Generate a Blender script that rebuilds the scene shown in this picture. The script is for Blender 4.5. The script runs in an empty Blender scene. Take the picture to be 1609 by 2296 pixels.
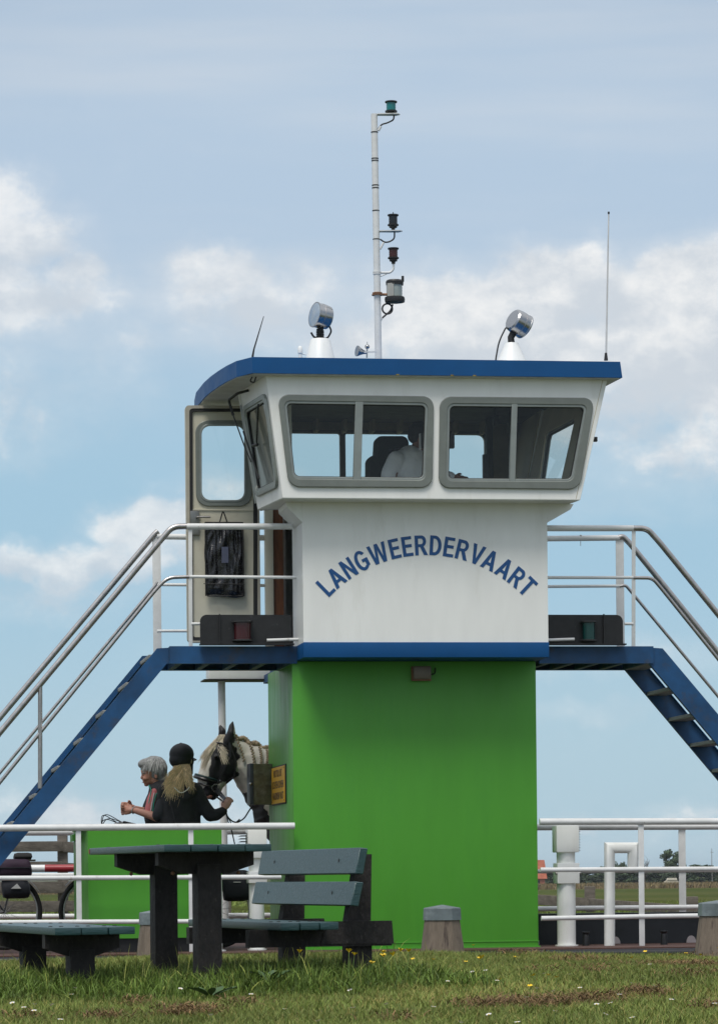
import bpy, bmesh, math, random
import numpy as np
from mathutils import Vector, Matrix
random.seed(7); rng = np.random.default_rng(7)
C = bpy.context.scene.collection
R = math.radians

# ------------------------------------------------------------------ camera
FPX, CX, HY, ROLL, EYE = 7420.0, 804.5, 1963.0, 0.01, 0.6   # focal length and principal point on a 1609 px wide frame
cam = bpy.data.cameras.new('camera'); camo = bpy.data.objects.new('camera', cam); C.objects.link(camo)
cam.sensor_fit = 'HORIZONTAL'; cam.sensor_width = 36; cam.lens = 36 * FPX / 1609
cam.shift_y = (HY - 1148) / 1609; cam.clip_start = 0.5; cam.clip_end = 6000
cr, sr = math.cos(ROLL), math.sin(ROLL)
camo.matrix_world = Matrix(((cr, sr, 0, 0), (0, 0, -1, 0), (-sr, cr, 0, EYE), (0, 0, 0, 1)))
bpy.context.scene.camera = camo

# ------------------------------------------------------------------ sky, sun, exposure
SUN_EL, SUN_AZ = 62, 200          # azimuth clockwise from +Y: behind the camera, to the left
world = bpy.data.worlds.new('World'); bpy.context.scene.world = world; world.use_nodes = True
nt = world.node_tree; nt.nodes.clear()
def N(t, **k):
    n = nt.nodes.new(t)
    for a, b in k.items(): setattr(n, a, b)
    return n
def lk(a, b): nt.links.new(a, b)
def M(op, a, b=None, c=None, clamp=False):
    n = N('ShaderNodeMath', operation=op, use_clamp=clamp)
    for i, x in enumerate((a, b, c)):
        if x is None: continue
        if isinstance(x, (int, float)): n.inputs[i].default_value = x
        else: lk(x, n.inputs[i])
    return n.outputs[0]
def MIX(f, a, b):
    n = N('ShaderNodeMix', data_type='RGBA')
    for i, x in ((0, f), (6, a), (7, b)):
        if isinstance(x, (int, float)): n.inputs[i].default_value = x
        elif isinstance(x, tuple): n.inputs[i].default_value = (*x, 1)
        else: lk(x, n.inputs[i])
    return n.outputs[2]
def SS(x, lo, hi):
    n = N('ShaderNodeMapRange', interpolation_type='SMOOTHSTEP')
    lk(x, n.inputs[0]); n.inputs[1].default_value = lo; n.inputs[2].default_value = hi
    return n.outputs[0]
tc = N('ShaderNodeTexCoord'); sp = N('ShaderNodeSeparateXYZ'); lk(tc.outputs['Generated'], sp.inputs[0])
dx, dy, dz = sp.outputs
hor = M('MAXIMUM', M('SQRT', M('ADD', M('MULTIPLY', dx, dx), M('MULTIPLY', dy, dy))), 0.02)
# azimuth and elevation of the sky direction, in tenths of a radian
az = M('MULTIPLY', M('ARCTAN2', dx, dy), 10.0)
el = M('MULTIPLY', M('DIVIDE', M('MAXIMUM', dz, 0.0), hor), 10.0)
cb = N('ShaderNodeCombineXYZ'); lk(az, cb.inputs[0]); lk(el, cb.inputs[1])
def noise(scale, detail, sx=1, sy=1, off=0, rough=.55, dist=0.0):
    mp = N('ShaderNodeMapping'); lk(cb.outputs[0], mp.inputs[0]); mp.inputs[3].default_value = (sx, sy, 1); mp.inputs[1].default_value = (off, off * .7, off)
    n = N('ShaderNodeTexNoise'); lk(mp.outputs[0], n.inputs[0]); n.inputs['Scale'].default_value = scale
    n.inputs['Detail'].default_value = detail; n.inputs['Roughness'].default_value = rough; n.inputs['Distortion'].default_value = dist
    return n.outputs['Fac']
BL = [(0, 455, 95, 85, 1), (40, 545, 140, 70, .9), (0, 600, 120, 60, .9), (190, 615, 75, 50, .95), (110, 665, 165, 55, .95), (30, 720, 150, 50, .7), (150, 750, 110, 40, .4),
      (510, 605, 115, 50, .85), (560, 680, 220, 75, .62), (700, 615, 80, 36, .6), (420, 660, 90, 60, .5), (650, 760, 160, 50, .4), (310, 775, 55, 32, .62), (240, 830, 80, 40, .6), (180, 890, 100, 55, .5), (50, 930, 140, 80, .55), (50, 830, 80, 35, .45), (280, 880, 60, 60, .35),
      (950, 680, 110, 90, 1), (900, 740, 120, 60, .9), (1110, 740, 190, 110, 1.05), (1230, 660, 130, 85, 1.1), (1300, 620, 60, 60, 1.1), (1340, 660, 90, 60, 1), (1420, 690, 120, 80, 1), (1530, 640, 90, 75, 1.15), (1620, 690, 120, 125, 1.1), (1600, 900, 150, 110, .9),
      (1250, 790, 420, 100, 1), (1500, 830, 270, 100, 1), (1450, 900, 260, 90, .85), (1420, 960, 240, 50, .6), (1570, 1010, 160, 75, .8), (1500, 1080, 150, 50, .5), (1400, 1130, 200, 40, .35), (830, 770, 130, 45, .85), (770, 800, 80, 35, .8),
      (60, 1260, 170, 42, .95), (200, 1270, 140, 42, .85), (300, 1190, 80, 45, .9), (400, 1165, 100, 50, .9), (370, 1230, 160, 50, .7), (100, 1315, 210, 45, .55), (540, 1110, 130, 50, .7), (520, 1230, 120, 40, .4),
      (20, 1800, 80, 40, .6), (170, 1830, 150, 45, .65), (540, 1790, 80, 70, .6), (520, 1870, 140, 36, .6), (1290, 1850, 100, 22, .55), (1560, 1840, 110, 24, .55), (1440, 1480, 170, 34, .45), (1260, 1500, 130, 24, .42), (1330, 1600, 90, 18, .34), (900, 1900, 900, 30, .3)]
wx = M('MULTIPLY', M('SUBTRACT', noise(5.0, 4, off=4), .5), .22); wy = M('MULTIPLY', M('SUBTRACT', noise(5.0, 4, off=9), .5), .20)
axw, elw = M('ADD', az, wx), M('ADD', el, wy)
g = None
for (cx, cy, rx, ry, w) in BL:
    k = 10.0 / FPX
    a = M('DIVIDE', M('SUBTRACT', axw, (cx - CX) * k), rx * k * 1.15); b = M('DIVIDE', M('SUBTRACT', elw, (HY - cy) * k), ry * k * 1.15)
    q = M('MULTIPLY', M('SUBTRACT', 1.0, M('MULTIPLY_ADD', a, a, M('MULTIPLY', b, b))), w)
    q = M('MAXIMUM', M('SUBTRACT', q, 1 - w), -1.6)
    g = q if g is None else M('SMOOTH_MAX', g, q, .30)
nz = noise(3.4, 10, 1, 1.3, off=1.3, rough=.60, dist=.35); nzf = noise(13.0, 8, 1, 1.2, off=5.3, rough=.65)
loc = M('ADD', M('ADD', g, M('MULTIPLY', M('SUBTRACT', nz, .5), 2.4)), M('MULTIPLY', M('SUBTRACT', nzf, .5), 1.0))
front = SS(dy, .93, .975)         # the listed clouds stand ahead; the rest of the sky has its own
mask = M('MULTIPLY', M('ADD', M('MULTIPLY', SS(loc, -.25, .75), M('MULTIPLY_ADD', SS(az, -.5, .3), .16, .50)), M('MULTIPLY', SS(loc, -1.4, 1.2), .34)), M('MULTIPLY', front, .93))
rest = M('MULTIPLY', SS(noise(.35, 6, 1, 1.3, off=7), .42, .62), M('SUBTRACT', 1.0, front))
mask = M('MAXIMUM', mask, rest)
high = SS(el, 2.6, 9.0)           # towards the zenith the cloud deck closes
sky = N('ShaderNodeTexSky', sky_type='NISHITA', sun_disc=False)
sky.sun_elevation = R(SUN_EL); sky.sun_rotation = R(SUN_AZ); sky.air_density = 1.0; sky.dust_density = 0.6; sky.ozone_density = 1.5
sk = N('ShaderNodeVectorMath', operation='SCALE'); lk(sky.outputs[0], sk.inputs[0]); sk.inputs['Scale'].default_value = .085
veil = M('ADD', .30, M('MULTIPLY', M('MULTIPLY', SS(el, .9, 2.2), SS(noise(1.1, 5, .35, 2.2, off=3), .25, .75)), .5), clamp=True)
tone = MIX(SS(el, .3, 1.0), (.405, .575, .685), (.350, .545, .69)); tone = MIX(SS(el, 1.1, 2.0), tone, (.455, .575, .71))
tone = MIX(M('MULTIPLY', SS(el, .9, 2.0), SS(noise(1.0, 6, .3, 2.6, off=3, rough=.5), .38, .72)), tone, (.60, .665, .735))
base = MIX(M('MULTIPLY_ADD', front, .55, .35), sk.outputs[0], tone)
up = M('SUBTRACT', loc, M('ADD', g, 0.0))
gr = None
for (cx, cy, rx, ry) in [(1470, 880, 330, 95), (1180, 810, 300, 45), (1300, 720, 150, 40), (20, 660, 190, 40), (20, 600, 90, 40), (620, 710, 260, 40), (130, 1310, 260, 38), (1590, 1090, 160, 40)]:
    k = 10.0 / FPX; a = M('DIVIDE', M('SUBTRACT', axw, (cx - CX) * k), rx * k); b = M('DIVIDE', M('SUBTRACT', elw, (HY - cy) * k), ry * k)
    q = M('SUBTRACT', 1.0, M('MULTIPLY_ADD', a, a, M('MULTIPLY', b, b))); gr = q if gr is None else M('MAXIMUM', gr, q)
gr = SS(gr, -.8, .9)
shade = SS(M('ADD', M('MULTIPLY', gr, -.14), M('MULTIPLY', noise(4.2, 8, 1, 1.3, off=2.1, rough=.6), 1.0), M('MULTIPLY', g, .16)), .30, .72)
ccol = MIX(shade, (.575, .625, .68), (.90, .895, .88)); ccol = MIX(M('MULTIPLY', M('SUBTRACT', 1.0, front), .6), ccol, (.36, .40, .46))
col = MIX(mask, base, ccol)
col = MIX(M('MULTIPLY', high, .8), col, (.92, .96, 1.02))
bg = N('ShaderNodeBackground'); lk(col, bg.inputs[0]); bg.inputs[1].default_value = 1.0
wo = N('ShaderNodeOutputWorld'); lk(bg.outputs[0], wo.inputs[0])
world.cycles.sampling_method = 'MANUAL'; world.cycles.sample_map_resolution = 1024

sun = bpy.data.lights.new('sun', 'SUN'); suno = bpy.data.objects.new('sun', sun); C.objects.link(suno)
sun.energy = 2.1; sun.angle = R(22); sun.color = (1, .96, .89)
e, a = R(SUN_EL), R(SUN_AZ)
sd = Vector((math.sin(a) * math.cos(e), math.cos(a) * math.cos(e), math.sin(e)))
suno.rotation_euler = sd.to_track_quat('Z', 'Y').to_euler()
vs = bpy.context.scene.view_settings
vs.view_transform = 'Standard'; vs.look = 'None'; vs.exposure = 0.10; vs.gamma = 1.0; vs.use_curve_mapping = False
bpy.context.scene.cycles.max_bounces = 8; bpy.context.scene.cycles.transparent_max_bounces = 16

# ------------------------------------------------------------------ frames of reference
TH = R(8.4); CT, ST = math.cos(TH), math.sin(TH); OX, OY = -0.559, 28.0     # the ferry lies 8.4 degrees askew
def ray(px, py):
    x, y = px - CX, HY - py
    return (x * cr + y * sr) / FPX, (y * cr - x * sr) / FPX
def P(px, py, Y):                                   # a photo point at distance Y, in world metres
    a, b = ray(px, py); return Vector((a * Y, Y, EYE + b * Y))
def F(px, py, v):                                   # a photo point on the ferry plane v, in the ferry's own frame
    a, b = ray(px, py); Y = (v + CT * OY - ST * OX) / (CT - ST * a)
    X = a * Y; return Vector(((X - OX) * CT + (Y - OY) * ST, v, EYE + b * Y))
def W(u, v, z): return Vector((OX + u * CT - v * ST, OY + u * ST + v * CT, z))

# ------------------------------------------------------------------ materials
MATS = {}
def mat(name, col, rough=.5, metal=0, var=.12, vscale=6, bump=0, bscale=60, col2=None, c2scale=3, c2lo=.55, c2hi=.7, spec=.5, stretch=(1, 1, 1), coat=0, attr=None, sss=0, streak=None):
    if name in MATS: return MATS[name]
    m = bpy.data.materials.new(name); m.use_nodes = True; t = m.node_tree; p = t.nodes['Principled BSDF']
    p.inputs['Roughness'].default_value = rough; p.inputs['Metallic'].default_value = metal; p.inputs['Specular IOR Level'].default_value = spec
    p.inputs['Coat Weight'].default_value = coat; p.inputs['Coat Roughness'].default_value = .08
    tcn = t.nodes.new('ShaderNodeTexCoord'); mp = t.nodes.new('ShaderNodeMapping'); mp.inputs[3].default_value = stretch
    t.links.new(tcn.outputs['Object'], mp.inputs[0])
    def nz(s, d=4, r=.6):
        n = t.nodes.new('ShaderNodeTexNoise'); n.inputs['Scale'].default_value = s; n.inputs['Detail'].default_value = d; n.inputs['Roughness'].default_value = r
        t.links.new(mp.outputs[0], n.inputs[0]); return n.outputs[0]
    def mixc(f, a, b, mode='MIX'):
        n = t.nodes.new('ShaderNodeMix'); n.data_type = 'RGBA'; n.blend_type = mode
        for i, x in ((0, f), (6, a), (7, b)):
            if isinstance(x, (int, float)): n.inputs[i].default_value = x
            elif isinstance(x, tuple): n.inputs[i].default_value = (*x[:3], 1)
            else: t.links.new(x, n.inputs[i])
        return n.outputs[2]
    def rng_(x, a, b, c=0., d=1.):
        n = t.nodes.new('ShaderNodeMapRange'); t.links.new(x, n.inputs[0])
        for i, q in enumerate((a, b, c, d)): n.inputs[i + 1].default_value = q
        return n.outputs[0]
    lo = tuple(c * (1 - var) for c in col); hi = tuple(min(1, c * (1 + var)) for c in col)
    c = mixc(rng_(nz(vscale), .3, .7), lo, hi)
    if col2 is not None: c = mixc(rng_(nz(c2scale, 6, .65), c2lo, c2hi), c, col2)
    if attr:
        an = t.nodes.new('ShaderNodeAttribute'); an.attribute_name = attr; c = mixc(1.0, c, an.outputs['Color'], 'MULTIPLY')
    t.links.new(c, p.inputs['Base Color'])
    t.links.new(rng_(nz(vscale * 2.3), .3, .7, max(.02, rough - .07), min(1, rough + .07)), p.inputs['Roughness'])
    if bump:
        bn = t.nodes.new('ShaderNodeBump'); bn.inputs['Strength'].default_value = bump; bn.inputs['Distance'].default_value = .01
        t.links.new(nz(bscale, 5), bn.inputs['Height']); t.links.new(bn.outputs[0], p.inputs['Normal'])
    MATS[name] = m; return m
def glassmat(name, tint, fac=.08, rough=.02):
    m = bpy.data.materials.new(name); m.use_nodes = True; t = m.node_tree; t.nodes.clear()
    o = t.nodes.new('ShaderNodeOutputMaterial'); mx = t.nodes.new('ShaderNodeMixShader'); tr = t.nodes.new('ShaderNodeBsdfTransparent'); gl = t.nodes.new('ShaderNodeBsdfGlossy')
    lw = t.nodes.new('ShaderNodeFresnel'); lw.inputs[0].default_value = 1.33
    tr.inputs[0].default_value = (*tint, 1); gl.inputs['Roughness'].default_value = rough
    ad = t.nodes.new('ShaderNodeMath'); ad.operation = 'ADD'; ad.inputs[1].default_value = fac; t.links.new(lw.outputs[0], ad.inputs[0])
    t.links.new(ad.outputs[0], mx.inputs[0]); t.links.new(tr.outputs[0], mx.inputs[1]); t.links.new(gl.outputs[0], mx.inputs[2]); t.links.new(mx.outputs[0], o.inputs[0])
    return m
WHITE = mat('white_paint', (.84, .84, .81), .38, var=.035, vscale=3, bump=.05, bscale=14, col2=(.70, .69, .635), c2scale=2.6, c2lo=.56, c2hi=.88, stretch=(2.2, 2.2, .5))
WHITE2 = mat('white_rail_paint', (.72, .72, .71), .35, var=.07, vscale=12, bump=.1, bscale=40, col2=(.42, .38, .33), c2scale=9, c2lo=.66, c2hi=.74)
GREEN = mat('green_paint', (.082, .335, .032), .42, spec=.4, var=.06, vscale=1.6, bump=.07, bscale=7, col2=(.064, .275, .03), c2scale=1.6, c2lo=.52, c2hi=.85, stretch=(2.5, 2.5, .45))
BLUE = mat('blue_paint', (.0015, .070, .22), .5, spec=.3, var=.08, vscale=3, bump=.04, bscale=12)
BLUED = mat('weathered_blue_paint', (.006, .062, .17), .5, var=.3, vscale=4, bump=.12, bscale=25, col2=(.045, .045, .05), c2scale=3.2, c2lo=.55, c2hi=.72)
BLACK = mat('black_paint', (.012, .012, .013), .5, var=.3, vscale=12, bump=.1, col2=(.05, .05, .055), c2scale=14, c2lo=.66, c2hi=.75)
HULL = mat('tarred_black_steel', (.008, .010, .014), .45, var=.3, vscale=5, bump=.15)
STEEL = mat('brushed_steel', (.42, .40, .39), .32, metal=.9, var=.15, vscale=14)
ALU = mat('aluminium_frame', (.19, .205, .185), .42, metal=.35, var=.08, vscale=9)
ALUD = mat('aluminium_light', (.27, .29, .27), .36, metal=.5, var=.08, vscale=9)
RUBBER = mat('black_rubber', (.012, .012, .012), .6, var=.2)
CREAM = mat('cream_door_paint', (.56, .53, .42), .4, var=.05, bump=.04, bscale=20, col2=(.48, .44, .34), c2scale=3)
BROWN = mat('varnished_brown_wood', (.16, .055, .018), .45, var=.25, vscale=9, stretch=(6, 6, 1))
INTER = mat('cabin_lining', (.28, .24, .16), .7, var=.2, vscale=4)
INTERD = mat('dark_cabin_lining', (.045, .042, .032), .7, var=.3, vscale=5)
BEIGE = mat('beige_cabin_panel', (.50, .45, .33), .6, var=.1, vscale=3, bump=.1, bscale=70)
DECK = mat('red_brown_deck', (.085, .04, .03), .85, var=.25, vscale=6, bump=.3)
GLASS = glassmat('window_glass', (.90, .93, .91), .015)
GLASSL = glassmat('lamp_glass', (.75, .8, .8), .2)
CHROME = mat('chrome', (.40, .40, .40), .24, metal=1, var=.05)
YELLOW = mat('sign_yellow', (.78, .40, .012), .45, var=.06)
RUST = mat('stained_metal', (.15, .125, .06), .6, var=.4, vscale=9, bump=.2, col2=(.26, .235, .16), c2scale=7, c2lo=.48, c2hi=.66, metal=.15)
RUSTY = mat('rusty_iron', (.22, .11, .06), .75, var=.4, vscale=30)
LBLUE = mat('lettering_blue', (.008, .075, .24), .4, var=.03)
WOODD = mat('dark_tarred_timber', (.014, .011, .010), .7, var=.6, vscale=14, bump=.8, bscale=26, stretch=(2, 2, 1), col2=(.065, .055, .045), c2scale=30, c2lo=.60, c2hi=.74)
BENCHP = mat('blue_green_bench_paint', (.016, .055, .060), .34, spec=.7, var=.18, vscale=7, bump=.25, bscale=22, col2=(.045, .085, .095), c2scale=5, c2lo=.58, c2hi=.85, stretch=(1, 5, 5))
OAK = mat('weathered_grey_timber', (.19, .15, .115), .85, var=.3, vscale=6, bump=.8, bscale=22, stretch=(4, 4, .35), col2=(.075, .055, .045), c2scale=6, c2lo=.52, c2hi=.66)
ZINC = mat('zinc_cap', (.15, .18, .19), .55, metal=.25, var=.25, vscale=9, bump=.2, col2=(.26, .30, .31), c2scale=5)
FENCEW = mat('old_fence_timber', (.135, .115, .095), .9, var=.35, vscale=5, bump=.7, bscale=18, stretch=(.5, 3, 3), col2=(.24, .205, .17), c2scale=12, c2lo=.6, c2hi=.72)

# ------------------------------------------------------------------ mesh helpers
class MB:
    def __init__(s): s.bm = bmesh.new()
    def box(s, a, b, bev=0.0, mtx=None):
        a, b = Vector(a), Vector(b); bm = bmesh.new(); bmesh.ops.create_cube(bm, size=1)
        bmesh.ops.scale(bm, vec=(b - a), verts=bm.verts); bmesh.ops.translate(bm, vec=(a + b) / 2, verts=bm.verts)
        if bev: bmesh.ops.bevel(bm, geom=bm.edges[:] , offset=bev, segments=2, affect='EDGES', profile=.6)
        return s._add(bm, mtx)
    def _add(s, bm, mtx=None):
        if mtx is not None: bmesh.ops.transform(bm, matrix=mtx, verts=bm.verts)
        me = bpy.data.meshes.new('t'); bm.to_mesh(me); bm.free(); s.bm.from_mesh(me); bpy.data.meshes.remove(me); return s
    def bar(s, p, q, w, h, up=(0, 0, 1), bev=0.0):          # rectangular bar from p to q
        p, q = Vector(p), Vector(q); d = (q - p); L = d.length; d.normalize(); up = Vector(up)
        if abs(d.dot(up)) > .99: up = Vector((0, 1, 0))
        x = d.cross(up).normalized(); y = x.cross(d)
        m = Matrix.Translation((p + q) / 2) @ Matrix((x, d, y)).transposed().to_4x4()
        return s.box((-w / 2, -L / 2, -h / 2), (w / 2, L / 2, h / 2), bev, m)
    def tube(s, pts, r, n=12, cap=True):
        pts = [Vector(p) for p in pts]; rs = r if isinstance(r, (list, tuple)) else [r] * len(pts)
        rings = []; prev = None
        for i, p in enumerate(pts):
            d = (pts[min(i + 1, len(pts) - 1)] - pts[max(i - 1, 0)]).normalized()
            if prev is None:
                x = d.cross(Vector((0, 0, 1)) if abs(d.z) < .9 else Vector((0, 1, 0))).normalized()
            else: x = (prev - d * prev.dot(d)).normalized()
            prev = x; y = d.cross(x)
            rings.append([s.bm.verts.new(p + (x * math.cos(t) + y * math.sin(t)) * rs[i]) for t in [2 * math.pi * k / n for k in range(n)]])
        for a, b in zip(rings, rings[1:]):
            for k in range(n): s.bm.faces.new((a[k], a[(k + 1) % n], b[(k + 1) % n], b[k]))
        if cap: s.bm.faces.new(rings[0][::-1]); s.bm.faces.new(rings[-1])
        return s
    def lathe(s, c, prof, axis=(0, 0, 1), n=24):           # prof: (radius, height) list
        c = Vector(c); d = Vector(axis).normalized()
        return s.tube([c + d * h for _, h in prof], [max(r, .0004) for r, _ in prof], n) if len(set(h for _, h in prof)) == len(prof) else s._lathe2(c, d, prof, n)
    def _lathe2(s, c, d, prof, n):
        x = d.cross(Vector((0, 1, 0)) if abs(d.y) < .9 else Vector((1, 0, 0))).normalized(); y = d.cross(x); rings = []
        for r, h in prof:
            r = max(r, .0004); rings.append([s.bm.verts.new(c + d * h + (x * math.cos(t) + y * math.sin(t)) * r) for t in [2 * math.pi * k / n for k in range(n)]])
        for a, b in zip(rings, rings[1:]):
            for k in range(n): s.bm.faces.new((a[k], a[(k + 1) % n], b[(k + 1) % n], b[k]))
        s.bm.faces.new(rings[0][::-1]); s.bm.faces.new(rings[-1]); return s
    def torus(s, c, axis, Rr, r, n=40, m=8, a0=0, a1=2 * math.pi):
        c = Vector(c); d = Vector(axis).normalized(); x = d.cross(Vector((0, 0, 1)) if abs(d.z) < .9 else Vector((0, 1, 0))).normalized(); y = d.cross(x)
        full = abs(a1 - a0 - 2 * math.pi) < 1e-3
        ts = [a0 + (a1 - a0) * k / n for k in range(n if full else n + 1)]
        rings = []
        for t in ts:
            e = x * math.cos(t) + y * math.sin(t)
            rings.append([s.bm.verts.new(c + e * (Rr + r * math.cos(q)) + d * r * math.sin(q)) for q in [2 * math.pi * k / m for k in range(m)]])
        pr = list(zip(rings, rings[1:])) + ([(rings[-1], rings[0])] if full else [])
        for a, b in pr:
            for k in range(m): s.bm.faces.new((a[k], a[(k + 1) % m], b[(k + 1) % m], b[k]))
        return s
    def sphere(s, c, r, sub=3, mtx=None):
        bm = bmesh.new(); bmesh.ops.create_icosphere(bm, subdivisions=sub, radius=1)
        r = r if isinstance(r, (tuple, list)) else (r, r, r)
        m = Matrix.Translation(c) @ (mtx.to_4x4() if mtx is not None else Matrix()) @ Matrix.Diagonal((*r, 1))
        return s._add(bm, m)
    def prism(s, poly, d):                                  # closed polygon of 3-D points swept by vector d
        d = Vector(d); a = [s.bm.verts.new(Vector(p)) for p in poly]; b = [s.bm.verts.new(Vector(p) + d) for p in poly]; n = len(a)
        s.bm.faces.new(a[::-1]); s.bm.faces.new(b)
        for k in range(n): s.bm.faces.new((a[k], a[(k + 1) % n], b[(k + 1) % n], b[k]))
        return s
    def quad(s, *p): s.bm.faces.new([s.bm.verts.new(Vector(q)) for q in p]); return s
    def build(s, name, m, parent=None, smooth=None, coll=True):
        bmesh.ops.recalc_face_normals(s.bm, faces=s.bm.faces)
        me = bpy.data.meshes.new(name); s.bm.to_mesh(me); s.bm.free()
        return link(name, me, m, parent, smooth)
def link(name, me, m, parent=None, smooth=None):
    if m is not None: me.materials.clear(); me.materials.append(m)
    if smooth is not False:
        ang = R(35) if smooth is None else (R(180) if smooth is True else R(smooth))
        me.polygons.foreach_set('use_smooth', [True] * len(me.polygons))
        if ang < 3.1:
            bm = bmesh.new(); bm.from_mesh(me)
            for e in bm.edges:
                if len(e.link_faces) == 2 and e.calc_face_angle(0) > ang: e.smooth = False
            bm.to_mesh(me); bm.free()
    o = bpy.data.objects.new(name, me); C.objects.link(o)
    if parent is not None: o.parent = parent
    return o
def thing(name, label, cat, loc=(0, 0, 0), rz=0, group=None):
    o = bpy.data.objects.new(name, None); C.objects.link(o); o.location = loc; o.rotation_euler = (0, 0, rz); o.empty_display_size = .2
    o['label'] = label; o['category'] = cat
    if group: o['group'] = group
    return o
def tag(o, label, cat, group=None, kind=None):
    o['label'] = label; o['category'] = cat
    if group: o['group'] = group
    if kind: o['kind'] = kind
    return o
def dup(root, loc, rz, label, group=None):
    r = root.copy(); C.objects.link(r); r.location = loc; r.rotation_euler = (0, 0, rz); r['label'] = label
    if group: r['group'] = group
    for ch in list(root.children):
        c = ch.copy(); C.objects.link(c); c.parent = r
        for g_ in ch.children:
            d = g_.copy(); C.objects.link(d); d.parent = c
    return r
def evalmesh(o):
    dg = bpy.context.evaluated_depsgraph_get(); me = bpy.data.meshes.new_from_object(o.evaluated_get(dg)); return me
def rounded(poly, r, n=7):                                   # 2-D polygon with rounded corners
    out = []; L = len(poly); rs = r if isinstance(r, (list, tuple)) else [r] * L
    for i in range(L):
        p, a, b = Vector(poly[i]), Vector(poly[i - 1]), Vector(poly[(i + 1) % L]); rr = rs[i]
        if rr <= 0: out.append(p); continue
        da, db = (a - p).normalized(), (b - p).normalized()
        t0, t1 = p + da * rr, p + db * rr
        for k in range(n + 1):
            t = k / n; out.append((1 - t) ** 2 * t0 + 2 * t * (1 - t) * (p + (da + db) * rr * .12) + t * t * t1)
    return out
def plate(name, outer, holes, th, mtx, m, parent, bev=0.0, smooth=40):
    """flat plate from a 2-D outline with holes, th thick (centred), placed by mtx"""
    cu = bpy.data.curves.new(name, 'CURVE'); cu.dimensions = '2D'; cu.fill_mode = 'BOTH'; cu.extrude = th / 2 - bev; cu.bevel_depth = bev; cu.bevel_resolution = 1
    for lp in [outer] + list(holes):
        s = cu.splines.new('POLY'); s.points.add(len(lp) - 1); s.use_cyclic_u = True
        for i, p in enumerate(lp): s.points[i].co = (p[0], p[1], 0, 1)
    o = bpy.data.objects.new('tmp', cu); C.objects.link(o); me = evalmesh(o)
    bpy.data.objects.remove(o); bpy.data.curves.remove(cu)
    me.transform(mtx); me.name = name
    return link(name, me, m, parent, smooth)
def textmesh(txt, size, ext=.003, off=0.0, align='CENTER'):
    cu = bpy.data.curves.new('txt', 'FONT'); cu.body = txt; cu.size = size; cu.extrude = ext; cu.offset = off; cu.align_x = align
    o = bpy.data.objects.new('tmp', cu); C.objects.link(o); me = evalmesh(o); bpy.data.objects.remove(o); bpy.data.curves.remove(cu)
    return me
def joinmeshes(lst):
    bm = bmesh.new()
    for me in lst: bm.from_mesh(me); bpy.data.meshes.remove(me)
    out = bpy.data.meshes.new('j'); bm.to_mesh(out); bm.free(); return out
def blob(name, prims, voxel, m, parent, smooth_it=4, noise_amp=0):
    """capsules and ellipsoids fused into one continuous skin"""
    b = MB()
    for p in prims:
        if p[0] == 'c':
            _, a, c, ra, rb = p; a, c = Vector(a), Vector(c)
            b.sphere(a, ra, 2); b.sphere(c, rb, 2)
            if (c - a).length > 1e-4: b.tube([a, c], [ra, rb], 14)
        elif p[0] == 'ch':
            pts, rs = p[1], p[2]
            for i, q in enumerate(pts):
                b.sphere(q, rs[i], 2)
                if i: b.tube([pts[i - 1], q], [rs[i - 1], rs[i]], 14)
        elif p[0] == 'e': b.sphere(p[1], p[2], 3, p[3] if len(p) > 3 else None)
        elif p[0] == 'b': b.box(p[1], p[2])
    bmesh.ops.recalc_face_normals(b.bm, faces=b.bm.faces)
    me = bpy.data.meshes.new('t'); b.bm.to_mesh(me); b.bm.free()
    o = bpy.data.objects.new('t', me); C.objects.link(o)
    r = o.modifiers.new('r', 'REMESH'); r.mode = 'VOXEL'; r.voxel_size = voxel
    s = o.modifiers.new('s', 'SMOOTH'); s.iterations = smooth_it; s.factor = .6
    out = evalmesh(o); bpy.data.objects.remove(o); out.name = name
    return link(name, out, m, parent, True)
def ribbons(name, strands, w, m, parent, tint=.25, attr='tint'):
    vs_, fs, cols = [], [], []
    for st, wd in strands:
        n = len(st); base = len(vs_); side = Vector((random.gauss(0, 1), random.gauss(0, .4), random.gauss(0, .3)))
        k = 1 + random.uniform(-tint, tint)
        for i, p in enumerate(st):
            d = (Vector(st[min(i + 1, n - 1)]) - Vector(st[max(i - 1, 0)]))
            x = d.cross(Vector((0, 1, 0)) + side * .3).normalized() * wd * w * (1 - .75 * (i / (n - 1)) ** 3) * .5
            vs_ += [Vector(p) - x, Vector(p) + x]; cols += [(k, k, k, 1)] * 2
        for i in range(n - 1): q = base + 2 * i; fs.append((q, q + 1, q + 3, q + 2))
    me = bpy.data.meshes.new(name); me.from_pydata(vs_, [], fs); ca = me.color_attributes.new('tint', 'FLOAT_COLOR', 'POINT')
    ca.data.foreach_set('color', np.array(cols, dtype=np.float32).ravel())
    return link(name, me, m, parent, True)
def arcpts(pts, r=.12, n=5):                                 # round the corners of a polyline
    out = [Vector(pts[0])]
    for i in range(1, len(pts) - 1):
        p, a, b = Vector(pts[i]), Vector(pts[i - 1]), Vector(pts[i + 1]); rr = min(r, (a - p).length * .45, (b - p).length * .45)
        t0, t1 = p + (a - p).normalized() * rr, p + (b - p).normalized() * rr
        for k in range(n + 1): t = k / n; out.append((1 - t) ** 2 * t0 + 2 * t * (1 - t) * p + t * t * t1)
    return out + [Vector(pts[-1])]
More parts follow.
